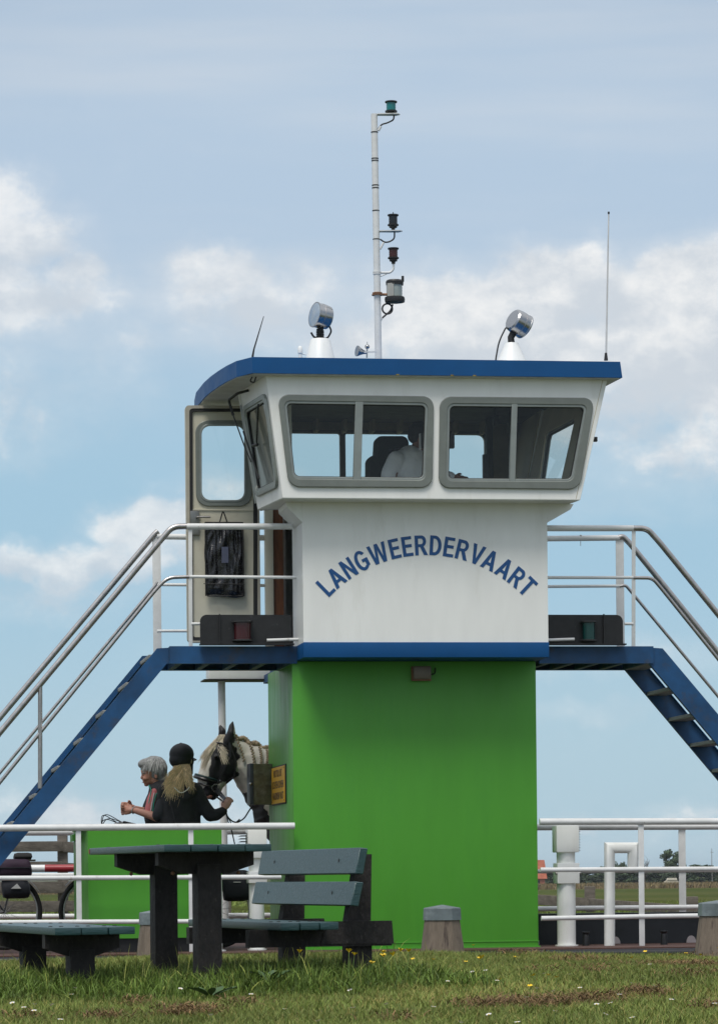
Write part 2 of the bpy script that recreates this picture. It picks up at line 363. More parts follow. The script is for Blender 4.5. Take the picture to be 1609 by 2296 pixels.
# ------------------------------------------------------------------ the ferry
ferry = thing('ferry', 'white wheelhouse ferry on a green tower with blue stairs on both sides', 'ferry', W(0, 0, 0), TH)
VLW, VT, VRF = .20, .645, -.17                                # fronts of the lower wall, the tower and the roof
DZ = -.045                                                    # deck level
def F2(px, py, v=0.0): p = F(px, py, v); return (p.x, p.z)
def frontm(v): return Matrix(((1, 0, 0, 0), (0, 0, -1, v), (0, 1, 0, 0), (0, 0, 0, 1)))
def framem(o, x, yh):
    o, x, yh = Vector(o), Vector(x).normalized(), Vector(yh); n = x.cross(yh).normalized(); y = n.cross(x)
    m = Matrix((x, y, n)).transposed().to_4x4(); m.translation = o; return m
def to2(m, p): q = m.inverted() @ Vector(p); return (q.x, q.y)
def off2(poly, d):                                           # crude outward offset of a convex polygon
    c = Vector((sum(p[0] for p in poly) / len(poly), sum(p[1] for p in poly) / len(poly))); n = len(poly); out = []
    for i in range(n):
        p, a, b = (Vector(poly[k % n]) for k in (i, i - 1, i + 1)); e1, e2 = (p - a).normalized(), (b - p).normalized()
        n1, n2 = Vector((e1.y, -e1.x)), Vector((e2.y, -e2.x))
        if n1.dot(p - c) < 0: n1, n2 = -n1, -n2
        k = 1 + n1.dot(n2); out.append(p + (n1 + n2) * (d / k))
    return out
def window(outer, inner, rr, mtx, parent, m=None, mull=None, name='window', th=.03, inward=-1, back=True):
    """frame ring standing proud of the wall, a thinner inner sash, the pane and an upright bar"""
    m = m or ALU; ro, ri = rounded(outer, rr[0]), rounded(inner, rr[1])
    mid = off2(inner, .022); rm = rounded(mid, rr[1] + .018)
    w = plate(name, ro, [rm], th, mtx @ Matrix.Translation((0, 0, .008)), m, parent, bev=.006)
    plate('sash', rounded(off2(mid, -.0005), rr[1] + .018), [ri], th * 1.1, mtx @ Matrix.Translation((0, 0, -.002)), ALUD, w, bev=.004)
    g1, g2 = rounded(off2(inner, -.0005), rr[1]), rounded(off2(inner, -.009), rr[1] - .004)
    plate('gasket', g1, [g2], th * .8, mtx @ Matrix.Translation((0, 0, -.006)), RUBBER, w)
    pane = MB(); bm = pane.bm; vv = [bm.verts.new(mtx @ Vector((p[0], p[1], -.008))) for p in ri]; bm.faces.new(vv)
    pane.build('pane', GLASS, w, smooth=False)
    if mull:
        plate('mullion', mull, [], th * 1.3, mtx @ Matrix.Translation((0, 0, .002)), ALUD, w, bev=.004)
    return w

# hull and deck
UL, UR, VF = -6.5, 7.2, 4.05
b = MB(); b.box((UL, .02, -.62), (UR, VF + .1, DZ - .012)); b.build('hull', HULL, ferry)
b = MB(); b.tube([(UL, .02, DZ - .055), (UR, .02, DZ - .055)], .045, 14); b.tube([(UL, .0, DZ - .19), (UR, .0, DZ - .19)], .05, 14); b.build('fender_rail', HULL, ferry)
b = MB(); b.box((UL, .03, DZ - .0115), (UR, VF, DZ)); b.build('deck', DECK, ferry)
b = MB(); p0, p1 = F2(1205, 2051, 1.5), F2(1475, 2114, 1.5)
b.box((2.02, 1.5, DZ), (UR, 1.56, p0[1])); b.box((2.02, 1.47, p0[1] - .012), (UR, 1.60, p0[1] + .006)); bw = b.build('bulwark', HULL, ferry)
GREY = mat('painted_drain_sky', (.30, .27, .28), .6)  # pale half discs: sky reflection in the drain holes, painted on solid plates
for px in (1198, 1379, 1549):
    c = F(px, 2112, 1.49); pl = [(c.x + .045 * math.cos(t), DZ + .002 + .065 * math.sin(t)) for t in [math.pi * k / 14 for k in range(15)]]
    plate('drain_hole_sky', pl, [], .012, frontm(1.49), GREY, bw)
for px in (1313, 1488):
    c = F(px, 2118, .9); b = MB(); b.lathe((c.x, .9, DZ), [(.032, 0), (.028, .08), (.022, .1), (.034, .115), (.034, .125)]); b.build('mooring_bollard', BLACK, ferry)

# green tower
TU0, TU1 = F2(658, 1800, VT)[0], F2(1204, 1800, VT)[0]
TZ = F2(900, 1474, VLW)[1] - .004; TB = VT + 1.78
b = MB(); b.box((TU0, VT, DZ), (TU1, TB, TZ), .012); b.build('tower', GREEN, ferry)
b = MB(); zz = DZ + .055; b.bar((TU0 - .004, VT - .003, zz), (TU1 + .004, VT - .003, zz), .006, .008); b.bar((TU0 - .003, VT - .003, zz), (TU0 - .003, TB - .01, zz), .006, .008)
b.box((TU0 - .012, VT - .012, DZ + .0006), (TU1 + .012, VT, DZ + .012)); b.build('weld_seam', GREEN, ferry)
c0, c1 = F2(926, 1494, VT - .05), F2(966, 1523, VT - .05)
b = MB(); b.box((c0[0], VT - .07, c1[1]), (c1[0], VT - .001, c0[1]), .012); l = b.build('deck_light', mat('dusty_lamp_lens', (.16, .13, .10), .35, var=.3), ferry)
b = MB(); b.box((c0[0] - .012, VT - .05, c1[1] - .014), (c1[0] + .004, VT - .0015, c1[1] - .0005), .004); b.box((c0[0] - .012, VT - .05, c1[1]), (c0[0] - .001, VT - .0015, c0[1]), .004); b.build('lamp_housing', RUSTY, l)
b = MB(); b.tube(arcpts([(c1[0], VT - .03, c1[1] + .04), (c1[0] + .04, VT - .03, c1[1] + .05), (c1[0] + .045, VT - .01, c1[1] + .1)], .02), .005, 8); b.build('cable', BLACK, l)

# wheelhouse: lower walls
U0 = F2(679, 1300, VLW)[0]; U1 = F2(1227.5, 1300, VLW)[0]
ZB0, ZB1 = F2(950, 1474, VLW - .015)[1], F2(950, 1440, VLW - .015)[1]
ZS = F2(950, 1118, -.06)[1]; ZR = F2(950, 841, VRF)[1]; ZR1 = F2(950, 805, VRF)[1]
VB = 2.6
lw = plate('lower_wall', [(U0, ZB1 - .01), (U1, ZB1 - .01), (U1, ZS + .02), (U0, ZS + .02)], [], .03, frontm(VLW + .016), WHITE, ferry)
b = MB(); b.box((U0 + .001, VLW + .032, ZB1 - .01), (U0 + .03, .9, ZS + .02)); b.build('side_wall', WHITE, ferry)
b = MB(); b.box((U1 - .03, VLW + .032, ZB1 - .01), (U1 - .001, VB, ZS + .02)); b.build('side_wall', WHITE, ferry)
b = MB(); b.box((U0 + .001, 1.62, ZB1 - .01), (U0 + .03, VB, ZR)); b.box((U0 + .0305, VB - .04, ZB1 - .01), (U1 - .0305, VB - .001, ZS + .12)); b.build('rear_wall', WHITE, ferry)
b = MB(); b.box((U0 - .002, VLW - .012, ZB0), (U1 + .004, VB, ZB1), .004); b.build('floor_band', BLUE, ferry)
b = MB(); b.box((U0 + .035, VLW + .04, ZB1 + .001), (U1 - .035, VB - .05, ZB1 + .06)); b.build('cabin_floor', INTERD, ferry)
# wheelhouse: upper front wall with two window openings
vF = -.06
A0, A1, A2, A3 = F2(596, 838, vF), F2(1360, 849, vF), F2(1299.5, 1121, vF), F2(634.5, 1117, vF)
A0 = (A0[0], ZR); A1 = (A1[0], ZR); A2 = (A2[0], ZS); A3 = (A3[0], ZS)
w1o = [F2(*p, vF) for p in ((623, 886), (970, 890.5), (966.5, 1092.5), (648, 1091))]
w1i = [F2(*p, vF) for p in ((640.5, 904), (953.7, 908.5), (948, 1073), (659, 1070))]
w2o = [F2(*p, vF) for p in ((986.5, 891), (1330, 894), (1297, 1096.5), (983.5, 1093))]
w2i = [F2(*p, vF) for p in ((1006.5, 910), (1310, 913), (1279, 1075.5), (1003, 1074.5))]
m1 = [F2(*p, vF) for p in ((797, 899), (812, 899), (807, 1079), (791.5, 1079))]
m2 = [F2(*p, vF) for p in ((1147, 904), (1157.5, 904), (1152.5, 1083), (1141, 1083))]
fm = frontm(vF)
plate('upper_wall', [A0, A1, A2, A3], [rounded(off2(w1i, .02), .05), rounded(off2(w2i, .02), .05)], .03, fm @ Matrix.Translation((0, 0, -.012)), WHITE, ferry)
window(w1o, w1i, (.085, .04), fm @ Matrix.Translation((0, 0, .004)), ferry, mull=m1)
window(w2o, w2i, (.085, .04), fm @ Matrix.Translation((0, 0, .004)), ferry, mull=m2)
YCH = mat('yellow_primer', (.45, .30, .02), .6)
# left windscreen panel
vW = .86
q0 = F(533, 873, vW); q1 = F(579, 1141, .8)
A0 = (A0[0], ZR)
B_ft, B_fb = Vector((A0[0], vF, ZR)), Vector((A3[0], vF, ZS)); B_bt = Vector((q0.x, vW, ZR)); B_bb = Vector((q1.x, vW - .04, ZS))
wm = framem(B_bb, B_fb - B_bb, B_ft - B_fb)
pc = [to2(wm, p) for p in (B_bt, B_ft, B_fb, B_bb)]
def bil(s, t):                                               # s back->front, t top->bottom
    a = Vector(pc[0]).lerp(Vector(pc[1]), s); b_ = Vector(pc[3]).lerp(Vector(pc[2]), s); return a.lerp(b_, t)
wo_ = [bil(.06, .15), bil(.95, .14), bil(.93, .90), bil(.06, .90)]; wi_ = [bil(.14, .20), bil(.88, .195), bil(.86, .85), bil(.14, .85)]
plate('upper_wall', pc, [rounded(off2(wi_, .02), .05)], .03, wm @ Matrix.Translation((0, 0, -.012)), WHITE, ferry)
wl = window(wo_, wi_, (.08, .05), wm @ Matrix.Translation((0, 0, .004)), ferry, m=ALUD, name='windscreen')
# right windscreen panel, seen through the cabin
R_ft, R_fb = Vector((A1[0], vF, ZR)), Vector((A2[0], vF, ZS)); R_bt, R_bb = R_ft + Vector((-.19, 1.66, 0)), R_fb + Vector((-.16, 1.66, 0))
rm_ = framem(R_fb, R_bb - R_fb, R_ft - R_fb); pr_ = [to2(rm_, p) for p in (R_ft, R_bt, R_bb, R_fb)]
def bir(s, t):
    a = Vector(pr_[0]).lerp(Vector(pr_[1]), s); b_ = Vector(pr_[3]).lerp(Vector(pr_[2]), s); return a.lerp(b_, t)
ro_ = [bir(.30, .20), bir(.92, .22), bir(.80, .96), bir(.30, .96)]; ri_ = [bir(.36, .255), bir(.86, .275), bir(.74, .92), bir(.36, .92)]
plate('upper_wall', pr_, [rounded(off2(ri_, .02), .05)], .03, rm_ @ Matrix.Translation((0, 0, -.012)), WHITE, ferry)
window(ro_, ri_, (.08, .05), rm_ @ Matrix.Translation((0, 0, .004)), ferry, name='windscreen')
plate('cabin_panel', [pr_[0], pr_[1], pr_[2], pr_[3]], [rounded(off2(ri_, .01), .05)], .01, rm_ @ Matrix.Translation((0, 0, -.033)), BEIGE, ferry)
# right side behind the windscreen, and its inside panel
b = MB(); b.prism([R_bt, R_bb, (R_bb.x, VB, ZS), (R_bt.x, VB, ZR)], (-.03, 0, 0)); b.build('side_wall', WHITE, ferry)
b = MB(); b.prism([R_bt + Vector((-.032, .02, 0)), R_bb + Vector((-.032, .02, 0)), (R_bb.x - .032, VB - .05, ZS), (R_bt.x - .032, VB - .05, ZR)], (-.012, 0, 0)); b.build('cabin_panel', BEIGE, ferry)
# left return behind the windscreen up to the doorway
UD = F2(598, 1300, 1.5)[0]
b = MB(); b.prism([B_bt, B_bb, (U0, vW - .04, ZS), (U0, vW, ZR)], (0, .03, 0)); b.build('side_wall', WHITE, ferry)
b = MB(); b.prism([(A3[0] + .001, vF + .03, ZS + .002), (B_bb.x, vW - .03, ZS + .002), (R_bb.x - .001, vW - .03, ZS + .002), (R_bb.x, VB - .01, ZS + .002), (A2[0] - .001, vF + .03, ZS + .002)][:0] or
        [(A3[0] + .005, vF + .004, ZS), (A2[0] - .005, vF + .004, ZS), (R_bb.x - .01, 1.62, ZS), (R_bb.x - .01, VB - .005, ZS), (U0 + .04, VB - .005, ZS), (U0 + .04, vW - .05, ZS), (B_bb.x + .01, vW - .05, ZS)], (0, 0, -.006)); b.build('soffit', WHITE, ferry)
# sloping knees under the overhang
g0, g1, g2 = F2(641, 1120, VLW), F2(679, 1171, VLW), F2(1228, 1172, VLW); g3 = F2(1297, 1138, .0); g4 = F2(1299, 1122, 0)
zt = ZS - .007
b = MB(); b.prism([(g0[0], VLW + .002, zt), (g0[0] + .006, VLW + .002, zt - .04), (U0 - .001, VLW + .002, g1[1]), (U0 - .001, VLW + .002, zt)], (0, .55, 0)); b.build('knee_plate', WHITE, ferry)
b = MB(); b.prism([(U1 + .001, VLW + .002, zt), (U1 + .001, VLW + .002, g2[1]), (g3[0] - .03, VLW + .002, g3[1] + .005), (g3[0] - .003, VLW + .002, g3[1] + .05), (g4[0] - .012, VLW + .002, zt)], (0, .9, 0)); b.build('knee_plate', WHITE, ferry)
# rear windows
def F2b(px, py): return F2(px, py, VB - .03)
zt_, zb_ = F2b(700, 972)[1], F2b(700, 1125)[1]
hol = []
for a_, c_ in ((638, 761), (773, 972), (992, 1085)):
    x0, x1 = F2b(a_, 1000)[0], F2b(c_, 1000)[0]; hol.append(rounded([(x0, zt_), (x1, zt_), (x1 - .0, zb_), (x0, zb_)], .06 if a_ == 992 else .02))
plate('rear_wall', [(U0 + .02, ZS + .121), (R_bb.x - .031, ZS + .121), (R_bt.x - .031, ZR), (U0 + .02, ZR)], hol, .04, frontm(VB - .03), INTER, ferry)
for hq in hol:
    m_ = frontm(VB - .03)
    b = MB(); b.bm.faces.new([b.bm.verts.new(m_ @ Vector((p[0], p[1], 0))) for p in hq]); o = b.build('rear_window', GLASS, ferry, smooth=False)
    xs = [p[0] for p in hq]; x0, x1 = min(xs), max(xs); zs = [p[1] for p in hq]
    plate('window_frame', rounded([(x0 - .03, max(zs) + .03), (x1 + .03, max(zs) + .03), (x1 + .03, min(zs) - .03), (x0 - .03, min(zs) - .03)], .03), [hq], .02, frontm(VB - .06), mat('dull_inner_frame', (.08, .085, .07), .5), o)
# cabin ceiling, shelf with boxes, seat, monitors
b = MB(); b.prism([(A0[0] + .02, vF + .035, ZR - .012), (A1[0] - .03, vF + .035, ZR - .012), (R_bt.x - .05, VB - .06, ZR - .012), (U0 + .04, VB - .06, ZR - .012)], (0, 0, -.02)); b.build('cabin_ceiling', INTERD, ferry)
zsh = F2(800, 925, 2.3)[1]
b = MB(); b.box((U0 + .04, 2.22, zsh - .02), (R_bb.x - .06, 2.53, zsh)); b.box((U0 + .04, 2.2, zsh - .05), (R_bb.x - .06, 2.219, zsh + .01))
for k in range(9): x = U0 + .15 + k * .26; b.box((x, 2.3, zsh - .17), (x + .03, 2.52, zsh - .021))
b.build('shelf', INTER, ferry)
for k, (x, wd, hh, col) in enumerate([(.30, .22, .10, (.16, .15, .13)), (.66, .2, .09, (.25, .04, .03)), (.95, .2, .09, (.22, .2, .17)), (1.28, .3, .10, (.2, .2, .18)), (1.7, .2, .08, (.05, .05, .05)), (.1, .12, .08, (.02, .02, .02))]):
    b = MB(); b.box((x, 2.26, zsh + .001), (x + wd, 2.45, zsh + hh), .006); b.build('storage_box', mat('box_%d' % k, col, .6), ferry)
pz = F2(880, 985, 1.45); s0 = F(828, 1040, 1.45); s1 = F(912, 1040, 1.45)
b = MB()
SEATM = mat('green_black_seat_fabric', (.010, .016, .012), .8)
ub, ut = F(848, 985, 1.45), F(908, 985, 1.45)
sb = rounded([(ub.x, ub.z), (ut.x, ut.z), (ut.x + .03, F2(900, 1120, 1.45)[1]), (s0.x, F2(900, 1120, 1.45)[1]), (s0.x + .005, F2(828, 1030, 1.45)[1]), (ub.x - .012, F2(828, 1028, 1.45)[1])], [.03, .03, 0, 0, .03, .0])
seat = plate('seat_backrest', sb, [], .16, frontm(1.5), SEATM, ferry, bev=.03)
b = MB(); zc = F2(880, 1190, 1.45)[1]; b.box((s0.x, 1.1, zc), (s1.x + .05, 1.6, zc + .14), .05); b.box((s0.x + .14, 1.25, ZB1 + .06), (s0.x + .24, 1.35, zc + .02)); b.build('seat', SEATM, ferry)
mq0, mq1 = F(941, 973, .45), F(1017, 1006, .45)
b = MB(); b.box((mq0.x, .4, mq1.z), (mq1.x, .46, mq0.z), .008); b.tube([((mq0.x + mq1.x) / 2, .43, mq0.z - .01), ((mq0.x + mq1.x) / 2, .43, ZR - .04)], .012); mo = b.build('monitor', BLACK, ferry)
b = MB(); b.box((mq0.x - .008, .40, mq1.z - .02), (mq0.x - .0005, .45, mq0.z - .0)); b.build('monitor_edge', mat('monitor_edge_white', (.55, .55, .55), .4), mo)
b = MB(); c = F(1088, 1045, 1.2); b.box((c.x - .03, 1.15, c.z - .12), (c.x + .02, 1.2, c.z + .1), .006); b.tube([(c.x, 1.18, c.z - .1), (c.x, 1.18, ZB1 + .06)], .012); b.build('instrument_screen', BLACK, ferry)
b = MB(); c = F(1108, 945, 1.2); b.box((c.x - .02, 1.15, c.z - .04), (c.x + .03, 1.2, c.z + .05), .01); b.tube([(c.x, 1.17, c.z), (c.x, 1.17, ZR - .02)], .008); b.build('cabin_radio', BLACK, ferry)
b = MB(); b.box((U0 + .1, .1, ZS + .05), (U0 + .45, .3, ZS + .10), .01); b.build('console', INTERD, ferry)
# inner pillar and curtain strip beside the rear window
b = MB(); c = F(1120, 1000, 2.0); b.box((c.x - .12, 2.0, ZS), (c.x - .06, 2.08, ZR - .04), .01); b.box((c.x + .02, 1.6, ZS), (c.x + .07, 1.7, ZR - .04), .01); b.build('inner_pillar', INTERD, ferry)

# lettering, one letter after another along an arc
def el_(cx, cy, rx, ry, a0, a1, n=14): return [(cx + rx * math.cos(R(a0 + (a1 - a0) * k / n)), cy + ry * math.sin(R(a0 + (a1 - a0) * k / n))) for k in range(n + 1)]
GL = {'L': (.52, [(0, 0), (.54, 0), (.54, .16), (.19, .16), (.19, 1), (0, 1)], []),
      'A': (.78, [(0, 0), (.2, 0), (.268, .22), (.512, .22), (.58, 0), (.78, 0), (.49, 1), (.29, 1)], [[(.315, .37), (.465, .37), (.39, .72)]]),
      'N': (.67, [(0, 0), (.18, 0), (.18, .66), (.48, 0), (.67, 0), (.67, 1), (.49, 1), (.49, .34), (.19, 1), (0, 1)], []),
      'W': (1.05, [(0, 1), (.19, 1), (.30, .30), (.43, 1), (.62, 1), (.75, .30), (.86, 1), (1.05, 1), (.86, 0), (.65, 0), (.525, .68), (.40, 0), (.19, 0)], []),
      'E': (.58, [(0, 0), (.58, 0), (.58, .16), (.19, .16), (.19, .44), (.54, .44), (.54, .60), (.19, .60), (.19, .84), (.57, .84), (.57, 1), (0, 1)], []),
      'V': (.75, [(.28, 0), (.47, 0), (.75, 1), (.55, 1), (.375, .28), (.20, 1), (0, 1)], []),
      'T': (.63, [(.22, 0), (.41, 0), (.41, .84), (.63, .84), (.63, 1), (0, 1), (0, .84), (.22, .84)], []),
      'D': (.66, [(0, 0), (.28, 0)] + el_(.28, .5, .38, .5, -80, 80) + [(.28, 1), (0, 1)], [[(.19, .16), (.27, .16)] + el_(.27, .5, .20, .34, -80, 80) + [(.27, .84), (.19, .84)]]),
      'R': (.70, [(0, 0), (.19, 0), (.19, .41), (.29, .41), (.49, 0), (.71, 0), (.49, .44)] + el_(.37, .71, .27, .29, -55, 80) + [(.36, 1), (0, 1)], [[(.19, .56), (.35, .56)] + el_(.35, .70, .11, .14, -75, 75) + [(.35, .84), (.19, .84)]]),
      'G': (.72, el_(.37, .5, .37, .52, 35, 312, 26) + [(.72, .14), (.72, .55), (.38, .55), (.38, .39), (.53, .39), (.53, .22)] + el_(.37, .5, .18, .36, 298, 42, 22), [])}
Rl = 309 / 263; cxl, czl = F2(960, 1243 + 309, VLW); txt = 'LANGWEERDERVAART'; HL = .170
KERN = {'VA': -.10, 'AA': -.0, 'RV': -.02, 'AR': .0, 'RT': -.04, 'LA': -.0}
adv = [GL[c][0] + .13 + KERN.get(txt[k:k + 2], 0) for k, c in enumerate(txt)]; tot = sum(adv) - .13
ARC = 2 * R(46.2); SX = ARC * (Rl + .07) / (tot * HL); s = 0
lroot = None; lm = []
for k, ch in enumerate(txt):
    w_, outl, hl_ = GL[ch]; ang = ARC * (.5 - (s + w_ / 2) / tot); s += adv[k]
    mt = Matrix.Translation((cxl, VLW - .001, czl)) @ Matrix.Rotation(-ang, 4, 'Y') @ Matrix.Translation((0, 0, Rl)) @ Matrix(((1, 0, 0, 0), (0, 0, -1, 0), (0, 1, 0, 0), (0, 0, 0, 1)))
    sc_ = lambda q: [((p[0] - w_ / 2) * SX * HL, p[1] * HL) for p in q]
    plate('letter', sc_(outl), [sc_(h_) for h_ in hl_], .003, mt, LBLUE, lw, smooth=False)

# roof with its bowed left end
def Ur(px, v): return F2(px, 820, v)[0]
ru0 = F2(566, 820, VRF)[0]; rl = [(ru0, VRF), (-.43, .06), (-.485, .33), (-.525, .62), (-.56, .95), (-.582, 1.3), (-.592, 1.9), (-.56, 2.4), (-.47, 2.8)]
uR = F2(1390, 830, VRF)[0]; rr_ = [(uR - .12, 2.8), (uR - .09, 1.6), (uR - .05, .6), (uR, VRF)]
rp = rl + rr_
b = MB(); bm = b.bm
lo_, hi_ = [bm.verts.new((x + (.018 if x > 1 else -.0), y, ZR)) for x, y in rp], [bm.verts.new((x, y, ZR1)) for x, y in rp]
n_ = len(rp)
for k in range(n_): bm.faces.new((lo_[k], lo_[(k + 1) % n_], hi_[(k + 1) % n_], hi_[k]))
bm.faces.new(lo_[::-1]); bm.faces.new(hi_)
b.build('roof', BLUE, ferry, smooth=14)
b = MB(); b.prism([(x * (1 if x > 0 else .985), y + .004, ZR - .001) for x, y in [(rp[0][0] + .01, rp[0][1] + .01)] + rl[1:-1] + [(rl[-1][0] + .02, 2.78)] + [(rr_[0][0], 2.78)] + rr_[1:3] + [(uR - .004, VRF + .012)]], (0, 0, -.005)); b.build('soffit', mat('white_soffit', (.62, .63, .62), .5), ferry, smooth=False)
for px in (888, 1010, 1060):
    c = F(px, 838, VRF - .003); b = MB(); b.box((c.x, VRF - .004, ZR - .002), (c.x + .025, VRF - .0005, ZR + .006)); b.build('paint_chip', YCH, ferry)

# mast with its lamps
VM = 1.2
def Fm(px, py): return F(px, py, VM)
mt_, mb_ = Fm(838.5, 255), Fm(848, 800); mb_ = mb_ + (mb_ - mt_) * ((mb_.z - ZR1) / (mt_.z - mb_.z))
b = MB(); b.tube([mb_, mt_], [.031, .029], 20); mast = b.build('mast', WHITE2, ferry)
dm = (mt_ - mb_).normalized()
def mp(py): c = Fm(840, py); return mb_ + dm * ((c.z - mb_.z) / dm.z)
for py in (296, 355, 360, 415, 421, 472, 536):
    c = mp(py); b = MB(); b.lathe(c - dm * .004, [(.0325, 0), (.0325, .008)], dm, 20); b.build('strap', BLACK, mast)
for py in (612, 609.5):
    c = mp(py); b = MB(); b.lathe(c - dm * .01, [(.036, 0), (.036, .016)], dm, 20); b.build('clamp', WHITE2, mast)
c = mp(659); b = MB(); b.lathe(c - dm * .012, [(.05, 0), (.05, .01)], dm, 20); b.lathe(c + dm * .002, [(.044, 0), (.044, .012)], dm, 20); b.build('flange', RUSTY, mast)
def lampbody(cx, y0, y1, r, lens, extra=0):                   # a round signal lamp between two rows
    c0, c1 = Fm(cx, y1), Fm(cx, y0); h = c1.z - c0.z; o = MB()
    o.lathe(c0, [(r * .9, 0), (r * 1.15, h * .02), (r * 1.15, h * .12), (r * .92, h * .15)]); o.lathe(c0, [(r * .92, h * .84), (r * 1.15, h * .87), (r * 1.15, h * .97), (r * .6, h)])
    if extra: o.lathe(c0 - Vector((0, 0, extra)), [(r * .35, 0), (r * .45, extra * .5), (r * .8, extra * .55), (r * .85, extra)])
    l = o.build('signal_lamp', BLACK, ferry)
    o = MB(); prof = []
    for k in range(9): prof.append((r * (.86 + (.05 if k % 2 else 0)), h * (.14 + .71 * k / 8)))
    o.lathe(c0, prof); o.build('lens', lens, l); return l
LGRN = mat('green_lens', (.0, .17, .17), .12, spec=.8); LDRK = mat('dark_lens', (.014, .016, .018), .25); LRED = mat('dark_red_lens', (.05, .012, .010), .25)
lampbody(876.5, 226, 251, .047, LGRN)
lampbody(881, 480, 506, .043, LDRK, .035)
lampbody(881.5, 555, 580, .043, LRED, .045)
b = MB(); c = Fm(881, 475); b.tube([c, Fm(881, 481)], .004, 6); b.build('lamp_pin', BLACK, mast)
def shelf(py, x0, x1, m=WHITE2, th=.008):
    a_, c_ = Fm(x0, py), Fm(x1, py); o = MB(); o.prism([(a_.x, VM - .035, a_.z), (a_.x, VM + .035, a_.z), (c_.x - .03, VM + .045, c_.z), (c_.x, VM, c_.z), (c_.x - .03, VM - .045, c_.z)], (0, 0, th)); return o.build('lamp_bracket', m, mast)
shelf(257, 845, 897, WHITE2); shelf(519, 850, 902, WHITE2)
def cable(pts, r=.007, m=BLACK, name='cable', parent=None, v=VM, rad=.03):
    o = MB(); o.tube(arcpts([F(x, y, v) for x, y in pts], rad), r, 8); return o.build(name, m, parent or mast)
cable([(883, 258), (882, 268), (868, 275), (855, 278), (848, 288)]); cable([(884, 519), (884, 535), (872, 542), (862, 543), (852, 536)])
cable([(848, 292), (853, 283)], .012, WHITE2, 'cable_gland'); cable([(852, 558), (860, 543)], .009, WHITE2, 'cable_gland')
cable([(882, 590), (882, 603), (874, 611), (850, 611)], .011, WHITE2, 'lamp_arm'); cable([(850, 620), (862, 616), (874, 609)], .005, WHITE2, 'cable')
cable([(850, 722), (856, 712)], .011, WHITE2, 'cable_gland'); cable([(855, 714), (864, 706), (876, 696), (880, 682)], .008)
b = MB(); c = Fm(868, 692); b.torus(c, (0, 1, 0), .045, .008, 28, 8); b.build('cable', BLACK, mast)
# the square stern lamp
a_, c_ = Fm(866, 672), Fm(903, 632); cx_ = (a_.x + c_.x) / 2; h = c_.z - a_.z
b = MB(); b.lathe((cx_, VM, a_.z - .02), [(.088, 0), (.092, .025), (.088, .045)], n=10); b.lathe((cx_, VM, c_.z - .03), [(.078, 0), (.080, .03), (.07, .045), (.03, .052)], n=10)
b.tube([(cx_ + .07, VM - .02, c_.z), (cx_ + .07, VM - .02, c_.z + .05)], .012, 8); l = b.build('stern_lamp', BLACK, ferry)
b = MB(); b.lathe((cx_, VM, a_.z + .02), [(.066 + .003 * (k % 2), (h - .04) * k / 10) for k in range(11)], n=24); b.build('lens', mat('clear_fresnel_lens', (.30, .34, .32), .12, var=.2), l)
b = MB(); b.prism([(cx_ - .072, VM - .045, a_.z + .02), (cx_ - .02, VM - .076, a_.z + .02), (cx_ - .02, VM - .070, a_.z + .02), (cx_ - .07, VM + .03, a_.z + .02)], (0, 0, h - .04)); b.build('lamp_shield', mat('pale_lamp_shield', (.45, .43, .38), .35, metal=.5), l)
cable([(852, 660), (868, 660)], .012, RUSTY, 'lamp_arm')
# horn and small camera at the mast foot
c = F(802, 787, .9); b = MB(); ax = Vector((-1, -.25, .12)).normalized(); b.lathe(c - ax * .02, [(.012, -.06), (.02, -.03), (.035, .0), (.046, .02), (.048, .03), (.03, .032)], ax, 20)
hn = b.build('horn', CHROME, ferry); b = MB(); b.bar(F(806, 790, .9), F(845, 788, .9), .012, .012); b.build('horn_bracket', WHITE2, hn); b = MB(); b.sphere(F(823, 777, .9), .022, 2); b.tube([F(823, 777, .9), F(822, 802, .9)], .007, 8); b.tube([F(823, 777, .9), F(823, 766, .9)], .003, 6); b.build('small_camera', CHROME, ferry)
# searchlights on white cones
def cone(px0, px1, ptop0, ptop1, yt, v):
    a_, c_ = F(px0, 800, v), F(px1, 800, v); t0, t1 = F(ptop0, yt, v), F(ptop1, yt, v); r0, r1 = (c_.x - a_.x) / 2, (t1.x - t0.x) / 2; cx = (a_.x + c_.x) / 2
    r0b = r0 + (r0 - r1) * (a_.z - ZR1) / (t0.z - a_.z)
    b = MB(); b.lathe((cx, v, ZR1), [(r0b, 0), (r1 * 1.02, t0.z - ZR1 - .012), (r1 * .93, t0.z - ZR1)], n=32); return b.build('lamp_pedestal', WHITE, ferry), Vector((cx, v, t0.z))
VS = .9
pd, top = cone(686.5, 749.5, 695, 739, 760, VS)
b = MB(); b.tube([top, top + Vector((.0, 0, .05)), F(717, 737, VS)], [.03, .027, .032], 14)
for k in range(5): b.lathe(top + Vector((.0, 0, .012 + k * .014)), [(.036, 0), (.036, .006)], n=16)
nk = b.build('lamp_neck', RUBBER, ferry)
def search(c, ax, r, L):
    ax = Vector(ax).normalized(); b = MB(); b.lathe(c, [(r * .80, -L * .5), (r * .93, -L * .42), (r, -L * .1), (r, L * .40), (r * 1.04, L * .42), (r * 1.04, L * .5), (r * .96, L * .5)], ax, 36); s = b.build('searchlight', CHROME, ferry)
    b = MB(); b.lathe(c + ax * L * .5, [(r * .95, 0), (r * .6, r * .08), (r * .05, r * .11)], ax, 36); b.build('lens', mat('searchlight_lens', (.45, .52, .58), .1, metal=.6), s)
    b = MB(); b.lathe(c, [(r * 1.008, L * .05), (r * 1.015, L * .07), (r * 1.015, L * .1), (r * 1.008, L * .12)], ax, 36); b.build('clamp_ring', STEEL, s); return s
sl = search(F(721, 709, VS), (-.93, -.33, .16), .108, .145)
